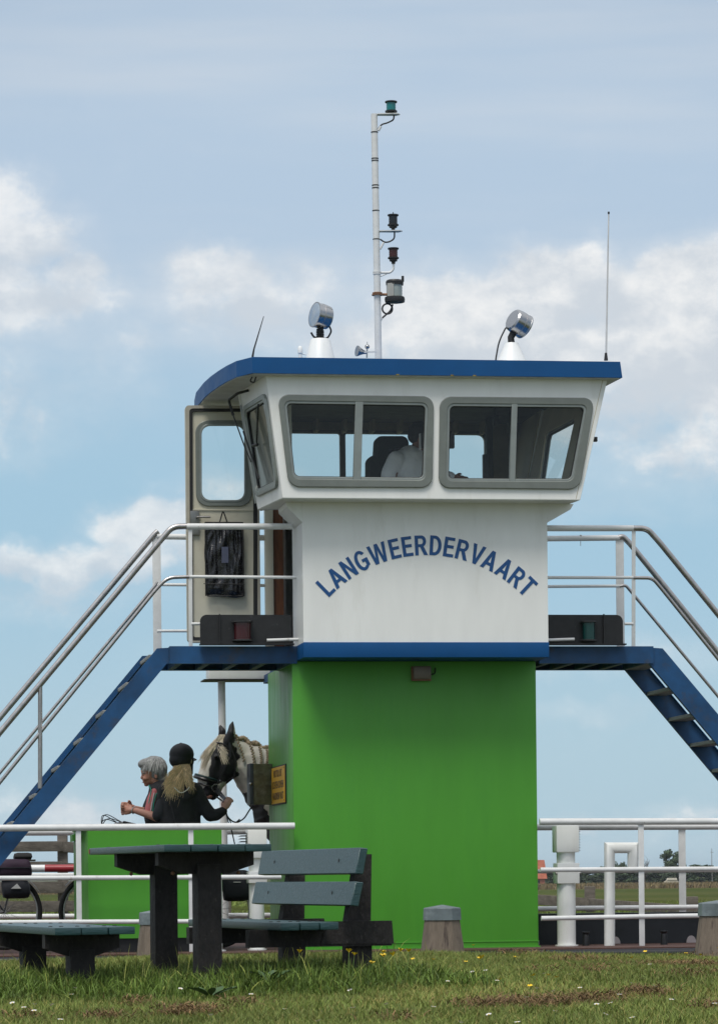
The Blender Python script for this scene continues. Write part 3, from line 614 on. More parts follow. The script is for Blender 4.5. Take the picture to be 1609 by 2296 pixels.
cable([(738, 731), (743, 742), (735, 757), (724, 760)], .008, v=VS, rad=.05); cable([(697, 745), (704, 757), (718, 757)], .009, v=VS)
pd2, top2 = cone(1117, 1176, 1133, 1164, 769, VS)
b = MB(); b.tube([top2 + Vector((-.0, 0, -.01)), top2 + Vector((-.005, 0, .05)), F(1151, 745, VS)], [.032, .03, .032], 14); b.build('lamp_neck', RUBBER, ferry)
sl2 = search(F(1162, 724, VS), (.82, .38, -.40), .108, .15)
cable([(1145, 735), (1134, 733), (1118, 765), (1111, 805), (1111, 815)], .007, v=VS, rad=.12, parent=sl2)
b = MB(); b.lathe(F(673, 805, .7), [(.016, 0), (.016, .05), (.022, .052), (.022, .07), (.02, .1), (.012, .112)], n=14); b.tube([F(675, 793, .7), F(686, 795, .7)], .005, 6); b.build('gps_receiver', WHITE, ferry)
b = MB(); b.tube([F(566, 800, .0), F(569, 783, .0), F(591, 709, .0)], [.010, .007, .003], 8); b.build('whip_antenna', BLACK, ferry)
cable([(566, 843), (560, 855), (570, 858), (574, 843)], .006, v=-.0, parent=ferry, rad=.04)
b = MB(); b.tube([F(1358, 800, .05), F(1364, 478, .05)], [.009, .006], 10); an = b.build('tall_antenna', mat('pale_antenna', (.6, .6, .6), .4), ferry)
b = MB(); b.lathe(F(1358, 808, .05), [(.018, 0), (.016, .02), (.012, .05), (.011, .065)], n=12); b.lathe(F(1364, 479, .05), [(.009, 0), (.009, .018)], n=10); b.build('antenna_base', BLACK, an)
# wipers on the left windscreen
def onw(s, t, d): p = bil(s, t); return wm @ Vector((p.x, p.y, d))
b = MB(); b.tube(arcpts([onw(.35, .04, .01), onw(.30, .05, .10), onw(.02, .07, .12), onw(.02, .2, .10)], .03), .012, 8); b.tube([onw(.02, .2, .10), onw(.12, .5, .06), onw(.22, .62, .05)], .006, 8); b.tube([onw(.10, .35, .05), onw(.40, .78, .045)], .008, 8); b.build('wiper', BLACK, ferry)
b = MB(); b.tube([onw(.75, .20, .04), onw(.50, .52, .05)], .007, 8); b.tube([onw(.36, .50, .05), onw(.55, .51, .05)], .014, 8); b.build('wiper', BLACK, ferry)
b = MB(); b.tube([onw(.02, .12, .02), onw(.02, .95, .02)], .008, 8); b.build('drip_rail', ALUD, ferry)
b = MB(); c = F(1333, 985, .0); b.box((c.x - .01, -.02, c.z - .02), (c.x + .02, .02, c.z + .02), .004); b.build('wiper_stub', BLACK, ferry)

# doorway and open door on the left side
VD = 1.5
def box_px(x0, y0, x1, y1, v, d, bev=0.0): a_, c_ = F(x0, y1, v), F(x1, y0, v); return (a_.x, v, a_.z), (c_.x, v + d, c_.z), bev
zdb, zdt = F(500, 1440, VD)[2], F(500, 911, VD)[2]
b = MB(); a_, c_ = F(597, 1440, VD), F(611.5, 1100, VD); b.box((a_.x, VD, ZB1), (c_.x, VD + .1, ZR - .01), .006); b.build('door_frame', CREAM, ferry)
b = MB(); b.box((c_.x + .001, VD + .03, ZB1), (U0 - .001, VD + .08, ZR - .01)); b.build('inner_door_panel', BROWN, ferry)
x0, x1 = F(419, 1200, VD)[0], F(581, 1200, VD)[0]
dm_ = frontm(VD)
def F2d(px, py): return F2(px, py, VD)
dwo = [F2d(*p) for p in ((439, 944), (563, 944), (563, 1134), (441, 1134))]; dwi = [F2d(*p) for p in ((451, 954), (548, 954), (548, 1122), (451.5, 1122))]
door = plate('door', rounded([(x0, zdt), (x1, zdt), (x1, zdb), (x0, zdb)], .03), [rounded(off2(dwi, .012), .08)], .045, frontm(VD + .03), CREAM, ferry, bev=.006)
plate('door_seal', rounded([F2d(*p) for p in ((424, 916), (577, 916), (577, 1437), (426, 1437))], .03), [rounded([F2d(*p) for p in ((431, 923), (568, 923), (568, 1429), (433, 1429))], .02)], .02, frontm(VD), RUBBER, door)
plate('door_edge', rounded([(x0 - .004, zdt + .004), (x1 + .004, zdt + .004), (x1 + .004, zdb - .004), (x0 - .004, zdb - .004)], .03), [rounded([F2d(*p) for p in ((424, 916), (577, 916), (577, 1437), (426, 1437))], .03)], .03, frontm(VD), mat('door_edge_paint', (.40, .37, .30), .4), door)
wdo = window(dwo, dwi, (.09, .075), frontm(VD + .008), door)if False else None
ro, ri = rounded(dwo, .10), rounded(dwi, .075)
plate('window_frame', ro, [rounded(off2(dwi, .012), .08)], .02, frontm(VD + .0), ALU, door, bev=.006)
plate('window_frame', rounded(off2(dwi, .011), .078), [ri], .03, frontm(VD + .0), ALUD, door, bev=.003)
b = MB(); b.bm.faces.new([b.bm.verts.new(Vector((p[0], VD + .01, p[1]))) for p in ri]); b.build('pane', GLASS, door, smooth=False)
b = MB(); c = F2d(431, 1141); c2 = F2d(569, 1145); b.box((c[0], VD - .003, c2[1]), (c2[0], VD + .0085, c[1])); b.build('door_trim', CREAM, door)
lo2, hi2 = F2d(426, 1175), F2d(446, 1146)
b = MB(); b.box((lo2[0], VD - .03, lo2[1]), (hi2[0], VD + .0, hi2[1]), .004); b.box((lo2[0], VD - .02, F2d(426, 1200)[1]), (hi2[0], VD + .0, lo2[1] - .002), .004); b.build('lock', mat('dull_lock_metal', (.22, .22, .21), .4, metal=.7), door)
b = MB(); c = F2d(440, 1161); c2 = F2d(470, 1161); b.tube([(c[0], VD - .03, c[1]), (c[0], VD - .07, c[1]), (c2[0], VD - .07, c2[1])], .010, 10); b.build('door_handle', STEEL, door)
c = F2d(590, 1142); b = MB(); b.bar((c[0] - .03, VD, c[1] - .005), (c[0] + .03, VD, c[1] + .005), .012, .02); b.build('door_hook', STEEL, door)

# platform, blue channel edge and underside
VP0, VP1 = .62, 1.62
PZ = F(520, 1449, VP0)[2]; PZ0 = F(520, 1488, VP0)[2]; PL = F(380, 1460, VP0)[0]; PR = F(1464.5, 1460, VP0)[0]
def platform(u0, u1, end):
    b = MB(); b.box((u0, VP0 + .012, PZ - .02), (u1, VP1 - .012, PZ - .003)); p = b.build('platform', BLUED, ferry)
    for v, s in ((VP0, 1), (VP1, -1)):
        b = MB(); b.box((u0, v - (.0 if s > 0 else .010), PZ0), (u1, v + (.010 if s > 0 else 0), PZ)); b.box((u0, min(v, v + s * .06) + (.0105 if s > 0 else 0), PZ0), (u1, max(v, v + s * .06) - (.0105 if s < 0 else 0), PZ0 + .010)); b.build('edge_beam', BLUED, p)
    b = MB()
    for k in range(5): x = u0 + (u1 - u0) * (.06 + .22 * k); b.box((x, VP0 + .06, PZ0 + .002), (x + .05, VP1 - .06, PZ - .022))
    b.build('cross_beam', BLUED, p)
    return p
platform(PL, U0 - .003, 0); platform(U1 + .005, PR, 1)
# navigation light boards
def navboard(x0, x1, lx0, lx1, rnd, lens, rod):
    v = VP0 - .10
    a_, c_ = F2(x0, 1443, v), F2(x1, 1377, v)
    poly = rounded([(a_[0], a_[1]), (c_[0], a_[1]), (c_[0], c_[1]), (a_[0], c_[1])], [0, 0, .055 * (rnd == 1), .055 * (rnd == 0)])
    nb = plate('navigation_light_board', poly, [], .012, frontm(v + .09), BLACK, ferry)
    b = MB(); b.box((a_[0] - .01, v - .01, a_[1] - .012), (c_[0] + .01, v + .083, a_[1])); xx = F2(493 if rnd == 0 else 1356, 1400, v)[0]
    b.box((xx, v + .06, a_[1] + .001), (xx + .01, v + .083, c_[1] + .005)); b.build('board_shelf', BLACK, nb)
    l0, l1 = F2(lx0 - 8, 1432, v), F2(lx1 + 8, 1392, v)
    b = MB(); b.lathe(((l0[0] + l1[0]) / 2, v + .035, l0[1] - .02), [((l1[0] - l0[0]) / 2, 0), ((l1[0] - l0[0]) / 2, .012), ((l1[0] - l0[0]) / 2 - .014, .014)], n=20)
    b.lathe(((l0[0] + l1[0]) / 2, v + .035, l1[1] - .014), [((l1[0] - l0[0]) / 2 - .014, 0), ((l1[0] - l0[0]) / 2, .002), ((l1[0] - l0[0]) / 2, .014)], n=20); lm = b.build('lamp_body', mat('worn_black_metal', (.03, .03, .03), .4, col2=(.16, .16, .15), c2scale=30, c2lo=.62, c2hi=.7), nb)
    b = MB(); b.lathe(((l0[0] + l1[0]) / 2, v + .035, l0[1] - .006), [((l1[0] - l0[0]) / 2 - .020, 0), ((l1[0] - l0[0]) / 2 - .019, l1[1] - l0[1] - .01)], n=24); b.build('lens', lens, nb)
    p, q = F(rod[0], 1436, VP0 - .06), F(rod[1], 1433.5, VP0 - .06)
    b = MB(); b.tube(arcpts([p, q, q + Vector((0, .1, 0))], .02) if False else [p, q], .014, 12); b.build('grab_bar', WHITE2, ferry); return nb
navboard(451, 656.5, 529, 560, 0, mat('red_lens', (.045, .004, .006), .2), (598, 676))
navboard(1206, 1400.5, 1311, 1331, 1, mat('teal_lens', (.001, .045, .04), .2), (1210, 1287))

# rails around the platforms and down the stairs
VN, VFAR = .66, 1.62
def pipe(name, pts, v, r, m, rad=.12): b = MB(); b.tube(arcpts([F(x, y, v) for x, y in pts], rad, 8), r, 14); return b.build(name, m, ferry)
# left
pipe('guard_rail', [(418, 1180.5), (654, 1180.5)], VN, .027, WHITE2); pipe('guard_rail', [(425, 1293), (682, 1295)], VN, .014, WHITE2)
pipe('stair_handrail', [(420, 1180), (386, 1181), (352, 1221), (44, 1590), (-140, 1811)], VN, .026, STEEL, .2)
pipe('stair_handrail', [(424, 1293.5), (376, 1295), (350, 1321), (149, 1570), (-140, 1928)], VN, .016, STEEL, .16)
pipe('stair_handrail', [(354, 1191), (347, 1197), (18, 1588), (-140, 1777)], VFAR, .026, STEEL, .03)
pipe('stair_handrail', [(353, 1306), (348, 1313), (-140, 1902)], VFAR, .014, STEEL, .03)
pipe('guard_rail', [(352, 1203), (598, 1206)], VFAR, .026, WHITE2); pipe('guard_rail', [(352, 1311), (598, 1313)], VFAR, .014, WHITE2); pipe('guard_rail', [(352, 1415), (598, 1415)], VFAR, .013, WHITE2)
pipe('guard_rail', [(429, 1399), (460, 1399)], VN, .013, WHITE2)
b = MB(); p, q = F(426.5, 1178, VN), F(427.5, 1449, VN); b.bar(p, (q.x, q.y, PZ), .034, .010, bev=.003); b.build('rail_post', WHITE2, ferry)
b = MB(); p, q = F(350.5, 1203, VFAR), F(351, 1453, VFAR); b.box((p.x - .037, VFAR - .006, PZ - .03), (p.x + .037, VFAR + .006, p.z), .003); b.build('rail_post', WHITE2, ferry)
pipe('stair_post', [(90, 1532), (90, 1768)], .66, .019, STEEL)
# right
pipe('guard_rail', [(1198, 1184.5), (1419, 1184.5)], VN, .027, WHITE2); pipe('guard_rail', [(1198, 1295), (1419, 1295)], VN, .014, WHITE2)
pipe('stair_handrail', [(1419, 1184.5), (1450, 1185), (1478, 1216), (1608.7, 1377), (1800, 1612)], VN, .026, STEEL, .22)
pipe('stair_handrail', [(1419, 1295.5), (1462, 1296), (1480, 1317), (1608.7, 1477), (1800, 1715)], VN, .016, STEEL, .14)
pipe('guard_rail', [(1198, 1208), (1388, 1206)], VFAR, .026, WHITE2); pipe('guard_rail', [(1198, 1315.5), (1390, 1314)], VFAR, .014, WHITE2)
pipe('stair_handrail', [(1385, 1206), (1396, 1203), (1411, 1218), (1608.7, 1462), (1800, 1698)], VFAR, .026, STEEL, .1)
pipe('stair_handrail', [(1388, 1315), (1402, 1312), (1608.7, 1561), (1800, 1792)], VFAR, .014, STEEL, .08)
pipe('guard_rail', [(1400, 1399), (1419, 1399)], VN, .013, WHITE2); pipe('guard_rail', [(1198, 1415), (1390, 1415)], VFAR, .013, WHITE2)
b = MB(); p, q = F(1420, 1186, VN), F(1419.5, 1449, VN); b.bar(p, (q.x, q.y, PZ), .034, .010, bev=.003); b.build('rail_post', WHITE2, ferry)
b = MB(); p = F(1388.5, 1208, VFAR); b.box((p.x - .037, VFAR - .006, PZ - .03), (p.x + .037, VFAR + .006, p.z), .003); b.build('rail_post', WHITE2, ferry)
b = MB(); p = F(1301, 1202, VFAR); b.sphere(p + Vector((0, -.01, .0)), .012, 2); b.tube([p + Vector((0, 0, -.03)), p + Vector((0, 0, -.09))], .003, 6); b.build('rail_hook', STEEL, ferry)

# stairs
def stairs(sgn, topx, boty, tl_, slope_px, nt_, t0, tp):
    """sgn -1 leads down to the left; stringer top and lower edges given as photo rows on the near plane"""
    e1, e2 = tl_                                              # ((x,y),(x,y)) top edge and bottom edge starts
    vs_ = (VP0 + .02, VP1 - .02); st = None; outs = []
    for v in vs_:
        lift = .055 if (sgn < 0 and v == vs_[1]) else 0.0
        a0 = F(*e1, VP0 + .02); b0 = F(*e2, VP0 + .02); d = F(e1[0] + sgn * 100, e1[1] + 100 * slope_px, VP0 + .02) - a0; d.y = 0
        k = (DZ - b0.z) / d.z; kt = (DZ - a0.z) / d.z
        pts = [(a0.x - lift * .9, v, a0.z), (a0.x + d.x * kt - lift, v, DZ), (b0.x + d.x * k, v, DZ), (b0.x, v, b0.z)]
        if sgn < 0: pts = [(PL - .002, v, PZ - .012)] + pts + [(PL - .002, v, PZ0)]
        else: pts = [(PR + .002, v, PZ - .012)] + pts + [(PR + .002, v, PZ0)]
        if st is None:
            st = MB().prism([(p[0], p[1], p[2]) for p in pts], (0, .008, 0)).build('staircase', BLUED, ferry); o = st
        else: o = MB().prism(pts, (0, .008, 0)).build('stringer', BLUED, st)
        s_ = .045 if v == vs_[0] else -.045
        dn = d.normalized(); nrm = Vector((dn.z, 0, -dn.x)) * (1 if sgn < 0 else -1)
        fl = MB()
        for (p0, p1, sg) in ((Vector(a0), Vector((a0.x + d.x * kt, 0, DZ)), 1), (Vector(b0), Vector((b0.x + d.x * k, 0, DZ)), -1)):
            p0.y = p1.y = v + .0085; 
            if s_ < 0: p0.y = p1.y = v - .0005
            inn = Vector((0, 0, -.004)) if sg > 0 else Vector((0, 0, .004))
            fl.prism([p0, p1, p1 + inn * 2, p0 + inn * 2], (0, s_, 0))
        fl.build('stringer_flange', BLUED, st)
    n = 0
    for i in range(nt_):
        c = F(t0[0] + tp[0] * i, t0[1] + tp[1] * i, VP0 + .04)
        if c.z < DZ + .05: break
        b = MB(); hw = .092
        b.box((c.x - hw, vs_[0] + .0085, c.z - .032), (c.x + hw, vs_[1] - .0005, c.z + .0), .003)
        b.build('tread', mat('grating_aluminium', (.27, .27, .25), .5, metal=.5, var=.2, vscale=20, bump=.4, bscale=120), st)
    return st
stairs(-1, 0, 0, ((352, 1454), (374, 1488)), 1.215, 14, (357, 1468), (-51.4, 62.3))
stairs(1, 0, 0, ((1485, 1454), (1450, 1482)), 1.19, 14, (1476, 1480), (49.6, 59.3))

# overhanging rear beam on its post, behind the tower
GV = 3.75
a_, c_ = F(465, 1525, GV), F(600, 1492, GV)
b = MB(); b.box((a_.x, GV - .15, a_.z), (2.6, GV + .15, c_.z + .06), .01); gb = b.build('gantry_beam', WHITE, ferry)
b = MB(); b.box((a_.x - .05, GV - .17, a_.z - .012), (2.6, GV + .17, a_.z - .0005)); b.build('gantry_plate', BLACK, gb)
p, q = F(496.5, 1527, GV), F(499, 1880, GV)
b = MB(); b.tube([(p.x, GV, a_.z - .012), (p.x + .012, GV, DZ)], .036, 16); b.build('gantry_post', WHITE2, ferry)
b = MB(); b.box((2.2, GV - .035, DZ), (2.27, GV + .035, a_.z - .013)); b.build('gantry_post', WHITE2, ferry) if False else b.bm.free()
b = MB(); b.tube([(1.6, GV, a_.z - .013), (1.6, GV, DZ)], .036, 12); b.build('gantry_post', WHITE2, ferry)
for u_ in (F(520, 1500, 1.8)[0] + .0,):
    b = MB(); b.box((.2, 1.62, PZ0 + .002), (.26, GV - .1, PZ0 + .08)); b.box((1.6, 1.62, PZ0 + .002), (1.66, GV - .1, PZ0 + .08)); b.build('roof_bearer', BLUED, ferry)

# deck rails
VR = .56
def rail(x0, x1, y0, y1, v, r, far=False): b = MB(); p, q = F(x0, y0, v), F(x1, y1, v); b.tube([p, q], r, 14); return b.build('deck_rail', WHITE2, ferry)
rail(-300, 660, 1859.5, 1852.5, VR, .030); rail(-300, 424, 1971, 1968, VR, .021); rail(424, 630, 1968, 1966 if False else 1967, VR, .021); rail(-300, 560, 2070, 2066, VR, .02)
def post(px, y0, v, w=.045, d=.012, y1=2125):
    p = F(px, y0, v); b = MB(); b.box((p.x - w / 2, v - d / 2, DZ), (p.x + w / 2, v + d / 2, p.z), .003); return b.build('rail_post', WHITE2, ferry)
post(175.5, 1857, VR); post(427.5, 1857, VR); post(-80, 1857, VR)
p = F(490, 1967, VR + .1); b = MB(); b.tube([(p.x, VR + .1, DZ), (p.x, VR + .1, p.z)], .028, 16); b.lathe((p.x, VR + .1, DZ), [(.06, 0), (.06, .012)], n=12); b.build('rail_post', WHITE2, ferry)
rail(1209, 1900, 1843, 1841.5, VR, .030); rail(1211, 1900, 1951, 1947, VR, .021); rail(1213, 1478, 2060, 2055, VR, .021); rail(1478, 1900, 2055, 2050, VR, .021)
post(1436, 1842, VR, .05); post(1700, 1842, VR, .05)
# far side
VQ = 3.95
def railf(x0, x1, y0, y1, r): b = MB(); p, q = F(x0, y0, VQ), F(x1, y1, VQ); b.tube([p, q], r, 12); b.build('deck_rail', WHITE2, ferry)
railf(-300, 620, 1869, 1864, .032); railf(-300, 620, 1965, 1961, .022); railf(-300, 620, 2057.5, 2053, .024)
railf(1150, 1900, 1855.5, 1852.5, .032); railf(1150, 1900, 1955, 1950, .02); railf(1150, 1900, 2039, 2031, .024)
def postf(px, y0): p = F(px, y0, VQ); b = MB(); b.box((p.x - .035, VQ - .006, DZ), (p.x + .035, VQ + .006, p.z), .002); b.build('rail_post', WHITE2, ferry)
postf(1528, 1855); postf(497, 1867); postf(-60, 1868); postf(1800, 1855)

# vents and pipes on deck
def vent(pxl, pxr, ytop, ybox, yneck, yc0, yc1, v, side, flip=False):
    a_, c_ = F(pxl, ybox, v), F(pxr, ytop, v); cx = (a_.x + c_.x) / 2; w = c_.x - a_.x; rc = w * .40
    zt = c_.z; zbx = a_.z; z0, z1 = F(pxl, yc1, v)[2], F(pxl, yc0, v)[2]
    b = MB(); b.lathe((cx, v + .1, DZ), [(rc, 0), (rc, zbx - DZ + .02)], n=28); b.lathe((cx, v + .1, DZ), [(rc * 1.25, .0005), (rc * 1.25, .012)], n=28); vt = b.build('vent_pipe', WHITE, ferry)
    b = MB(); b.box((cx - w / 2, v + .0, zbx), (cx + w / 2, v + .2, zt), .012); b.build('vent_head', WHITE, vt)
    b = MB(); b.box((cx - w * .47, v + .005, z0), (cx + w * .5, v + .195, z1), .006); b.build('vent_collar', WHITE, vt)
    b = MB(); b.sphere((cx - w * .5, v + .02, (z0 + z1) / 2), .014, 2); b.sphere((cx + w * .53, v + .02, (z0 + z1) / 2), .014, 2); b.build('collar_bolt', STEEL, vt)
    b = MB(); s = -1 if flip else 1; n = 9
    for k in range(n): z = zbx + (zt - zbx) * (.06 + .9 * k / n); b.lathe((cx + s * (w / 2 + (.028 if flip else -.0)), v + .1, z), [(.05 if flip else .034, 0), (.022, .010)], n=12) 
    b.build('vent_ribs', BLACK if flip else mat('grey_vent_ribs', (.14, .14, .13), .5), vt); return vt
vent(1247.5, 1298, 1851, 1912, 1945, 1936, 1982, .74, 1)
vent(556, 598, 1860, 1925, 1945, 1955, 1981, .74, 1, True)
p0, p1, p2, p3 = F(1366, 2119, .8), F(1366, 1901.5, .8), F(1418, 1901.5, .8), F(1418, 1948, .8)
def mitre(pts, r, n=18):                                     # sharp mitred bends
    b = MB(); pts = [Vector(p) for p in pts]; rings = []
    for i, p in enumerate(pts):
        d0 = (p - pts[i - 1]).normalized() if i else (pts[1] - p).normalized(); d1 = (pts[i + 1] - p).normalized() if i < len(pts) - 1 else d0
        nrm = (d0 + d1).normalized(); y = Vector((0, 1, 0)); x = y.cross(d0).normalized(); ring = []
        for k in range(n):
            t = 2 * math.pi * k / n; q = p + (x * math.cos(t) + y * math.sin(t)) * r
            ring.append(b.bm.verts.new(q - d0 * ((q - p).dot(nrm) / d0.dot(nrm))))
        if i and False: pass
        rings.append((ring, d0, d1))
    R_ = [r_[0] for r_ in rings]
    for a_, c_ in zip(R_, R_[1:]):
        best = min(range(n), key=lambda s_: sum((a_[k].co - c_[(k + s_) % n].co).length for k in range(n)))
        best2 = min(range(n), key=lambda s_: sum((a_[k].co - c_[(s_ - k) % n].co).length for k in range(n)))
        d1_ = sum((a_[k].co - c_[(k + best) % n].co).length for k in range(n)); d2_ = sum((a_[k].co - c_[(best2 - k) % n].co).length for k in range(n))
        f = (lambda k: c_[(k + best) % n]) if d1_ <= d2_ else (lambda k: c_[(best2 - k) % n])
        for k in range(n): b.bm.faces.new((a_[k], a_[(k + 1) % n], f(k + 1), f(k)))
    b.bm.faces.new(R_[0]); b.bm.faces.new(R_[-1]); return b
mitre([(p0.x, .8, DZ), p1, p2, p3], .048).build('air_pipe', WHITE, ferry, smooth=30)

# green deck locker
VL = .74
x0, x1 = F(177, 2000, VL + .0)[0], F(498, 2000, VL)[0]; xe = F(198, 2000, VL)[0]; zt_, zb_ = F(350, 1862, VL)[2], F(350, 2104, VL)[2]
b = MB(); b.prism([(x0, VL + .5, zb_), (xe, VL, zb_), (x1, VL, zb_), (x1, VL + .7, zb_), (x0, VL + .7, zb_)], (0, 0, zt_ - zb_)); lk_ = b.build('deck_locker', GREEN, ferry, smooth=False)
b = MB(); b.box((x0 - .01, VL + .04, zt_ + .001), (x1 + .005, VL + .71, zt_ + .03), .006); b.prism([(x0 - .03, VL + .3, zt_ - .09), (x0 - .03, VL + .3, zt_ - .03), (x0 + .1, VL + .1, zt_ + .03), (x0 + .1, VL + .1, zt_ - .0)], (0, .4, 0)); b.build('locker_lid', GREEN, lk_)
b = MB(); b.box((x0 + .03, VL + .03, DZ), (x1 - .03, VL + .67, zb_ - .001)); b.build('locker_plinth', BLACK, lk_)

# fuse cabinet and warning sign on the tower's left face
vb = VT + 1.5
a_, c_ = F(562, 1804, vb), F(610, 1713, vb)
b = MB(); b.box((a_.x + .03, vb, a_.z), (TU0 - .001, vb + .26, c_.z), .004); cab = b.build('fuse_cabinet', RUST, ferry)
b = MB(); b.box((a_.x - .004, vb + .004, a_.z - .004), (a_.x + .029, vb + .255, c_.z + .004), .003); b.build('cabinet_door', mat('dark_grey_cabinet_door', (.05, .055, .065), .45), cab)
b = MB(); b.sphere((a_.x - .0, vb - .004, (a_.z + c_.z) / 2), .016, 2); b.build('catch', STEEL, cab)
s1 = F(641, 1716, VT + .5); sz0, sz1 = F(641, 1799, VT + .5)[2], s1.z
v0_, v1_ = VT + .50, VT + 1.44
sg = MB(); sg.box((TU0 - .016, v0_, sz0), (TU0 - .0105, v1_, sz1), .002); sg = sg.build('warning_sign', YELLOW, ferry)
b = MB(); b.box((TU0 - .0105, v0_ - .03, sz0 - .012), (TU0 - .0005, v1_ + .01, sz1 + .012), .002); b.build('sign_backing', BLACK, sg)
for i, (tx, kw) in enumerate((('MOTOR UIT', .62), ('LICHTEN DOVEN', .86), ('HANDREM VAST', .84))):
    a_, c_ = tx.split(); full = textmesh(tx, .09, .0008, .0012, 'LEFT'); xs = [v.co.x for v in full.vertices]; wd = max(xs) - min(xs); x00 = min(xs); k = kw * (v1_ - v0_) / wd; zc = sz1 - (sz1 - sz0) * (.27 + .31 * i)
    cut = textmesh(a_ + ' ', .09, .0008, .0012, 'LEFT'); wa = max(v.co.x for v in cut.vertices); bpy.data.meshes.remove(cut)
    for part in (0, 1):
        bm = bmesh.new(); bm.from_mesh(full); bmesh.ops.delete(bm, geom=[v for v in bm.verts if (v.co.x > wa + .008) == (part == 0)], context='VERTS'); me = bpy.data.meshes.new('w'); bm.to_mesh(me); bm.free()
        me.transform(Matrix.Translation((TU0 - .0168, (v0_ + v1_) / 2, zc)) @ Matrix(((0, 0, -1, 0), (-1, 0, 0, 0), (0, 1, 0, 0), (0, 0, 0, 1))) @ Matrix.Diagonal((k, 1, 1, 1)) @ Matrix.Translation((-x00 - wd / 2, 0, 0)))
        link('sign_text', me, mat('sign_text_brown', (.10, .045, .01), .5), sg, smooth=False)
b = MB()
for v_ in (v0_ + .03, v1_ - .03):
    for z_ in (sz0 + .02, sz1 - .02): b.sphere((TU0 - .0165, v_, z_), .006, 1)
b.build('screw', RUSTY, sg)

# garment bag hanging on the door
gx0, gx1 = F2(461, 1300, VD - .08)[0], F2(547, 1300, VD - .08)[0]; gt, gb_ = F2(500, 1171, VD - .08)[1], F2(500, 1336, VD - .08)[1]
nx, nz_ = 46, 60; me = bpy.data.meshes.new('garment_bag'); vv, ff = [], []
for side in (0, 1):
    for j in range(nz_ + 1):
        t = j / nz_
        for i in range(nx + 1):
            s = i / nx; edge = min(1, min(s, 1 - s) * 9, min(t, 1 - t) * 12)
            fan = (s - .5) / (.25 + .9 * t); fold = .007 * math.sin(fan * 15 + 2.5 * math.sin(t * 4)) + .009 * math.sin(s * 9 + 4 * math.sin(t * 2.3) + t * 5) + .004 * math.sin(s * 37 + t * 13 + 3 * math.sin(s * 7)) + .004 * math.sin(t * 23 + s * 17)
            gath = .012 * math.exp(-t * 3) * math.sin(abs(s - .5) * 60)
            x = gx0 + (gx1 - gx0) * (s if t > .02 else .5 + (s - .5) * 1.0) + .006 * math.sin(t * 11) * (1 - 2 * s) + .008 * (t - .5); z = gt + (gb_ - gt) * t + (.015 * math.sin(s * 6.28) * t)
            y = (-(.028 + fold + gath) * edge) if side == 0 else .012 * edge
            vv.append((x, VD - .045 + y, z))
    o_ = side * (nx + 1) * (nz_ + 1)
    for j in range(nz_):
        for i in range(nx):
            a_ = o_ + j * (nx + 1) + i; ff.append((a_, a_ + 1, a_ + nx + 2, a_ + nx + 1) if side == 0 else (a_, a_ + nx + 1, a_ + nx + 2, a_ + 1))
me.from_pydata(vv, [], ff); bagr = thing('garment_bag', 'crumpled black plastic bag hanging on the open cabin door', 'bag', W(0, 0, 0), TH)
link('bag_body', me, mat('black_plastic_film', (.014, .014, .016), .26, spec=.6, var=.4, vscale=14, bump=.5, bscale=32), bagr, True)
b = MB(); c = F(500, 1148, VD - .05); b.tube(arcpts([(c.x - .035, VD - .055, gt - .01), (c.x - .005, VD - .05, c.z), (c.x + .005, VD - .05, c.z), (c.x + .04, VD - .055, gt - .01)], .01), .006, 8)
b.tube([(gx0 - .0, VD - .06, gt), (gx1 + .0, VD - .06, gt)], .006, 8); zc = F2(500, 1311, VD)[1]; b.tube([(gx0 - .02, VD - .085, zc), (gx1 + .004, VD - .085, zc - .004)], .004, 6)
b.tube(arcpts([(gx0 + .003, VD - .06, gt), (gx0 + .003, VD - .06, gb_), (gx1 - .003, VD - .06, gb_), (gx1 - .003, VD - .06, gt)], .03), .006, 8); b.build('bag_piping', RUBBER, bagr)
b = MB(); a_, c_ = F(497, 1262, VD - .1), F(512, 1226, VD - .1); b.box((a_.x, VD - .098, a_.z), (c_.x, VD - .096, c_.z)); b.build('care_label', mat('bag_label', (.07, .08, .13), .5), bagr)
# ------------------------------------------------------------------ ground, canal, far land
def hill(x, y):                                              # height of the near bank
    return 0.0
SOIL = mat('grassy_soil', (.06, .075, .02), .95, var=.45, vscale=3, bump=.6, bscale=14, col2=(.095, .085, .030), c2scale=1.3, c2lo=.48, c2hi=.66)
me = bpy.data.meshes.new('near_bank')
xs = np.linspace(-40, 40, 161); ys = np.concatenate([np.linspace(-30, 8, 20), np.linspace(8.5, 25.2, 68)])
vv = []; ff = []
def gz(x, y): t = min(1, max(0, (y - 23.2) / 2.0)); return .018 * math.sin(x * .9 + y * .35) + .012 * math.sin(y * 1.1 - x * .5 + 1) - .10 * t * t * (3 - 2 * t)
for y in ys:
    for x in xs: vv.append((x, y + (.08 * math.sin(x * 1.7) if y > 25 else 0), gz(x, y)))
nx = len(xs)
for j in range(len(ys) - 1):
    for i in range(nx - 1): a_ = j * nx + i; ff.append((a_, a_ + 1, a_ + nx + 1, a_ + nx))
base_ = len(vv)
for x in xs: vv.append((x, 25.9, -1.2))
for i in range(nx - 1): a_ = (len(ys) - 1) * nx + i; ff.append((a_, a_ + 1, base_ + i + 1, base_ + i))
me.from_pydata(vv, [], ff); o = link('ground', me, SOIL, None, True); o['kind'] = 'structure'
WATER = mat('canal_water', (.012, .018, .014), .08, var=.3, vscale=.5, bump=.35, bscale=2.5, spec=.5)
b = MB(); b.quad((-1500, 25.4, -.75), (1500, 25.4, -.75), (1500, 37, -.75), (-1500, 37, -.75)); o = b.build('water', WATER, None, smooth=False); o['kind'] = 'structure'
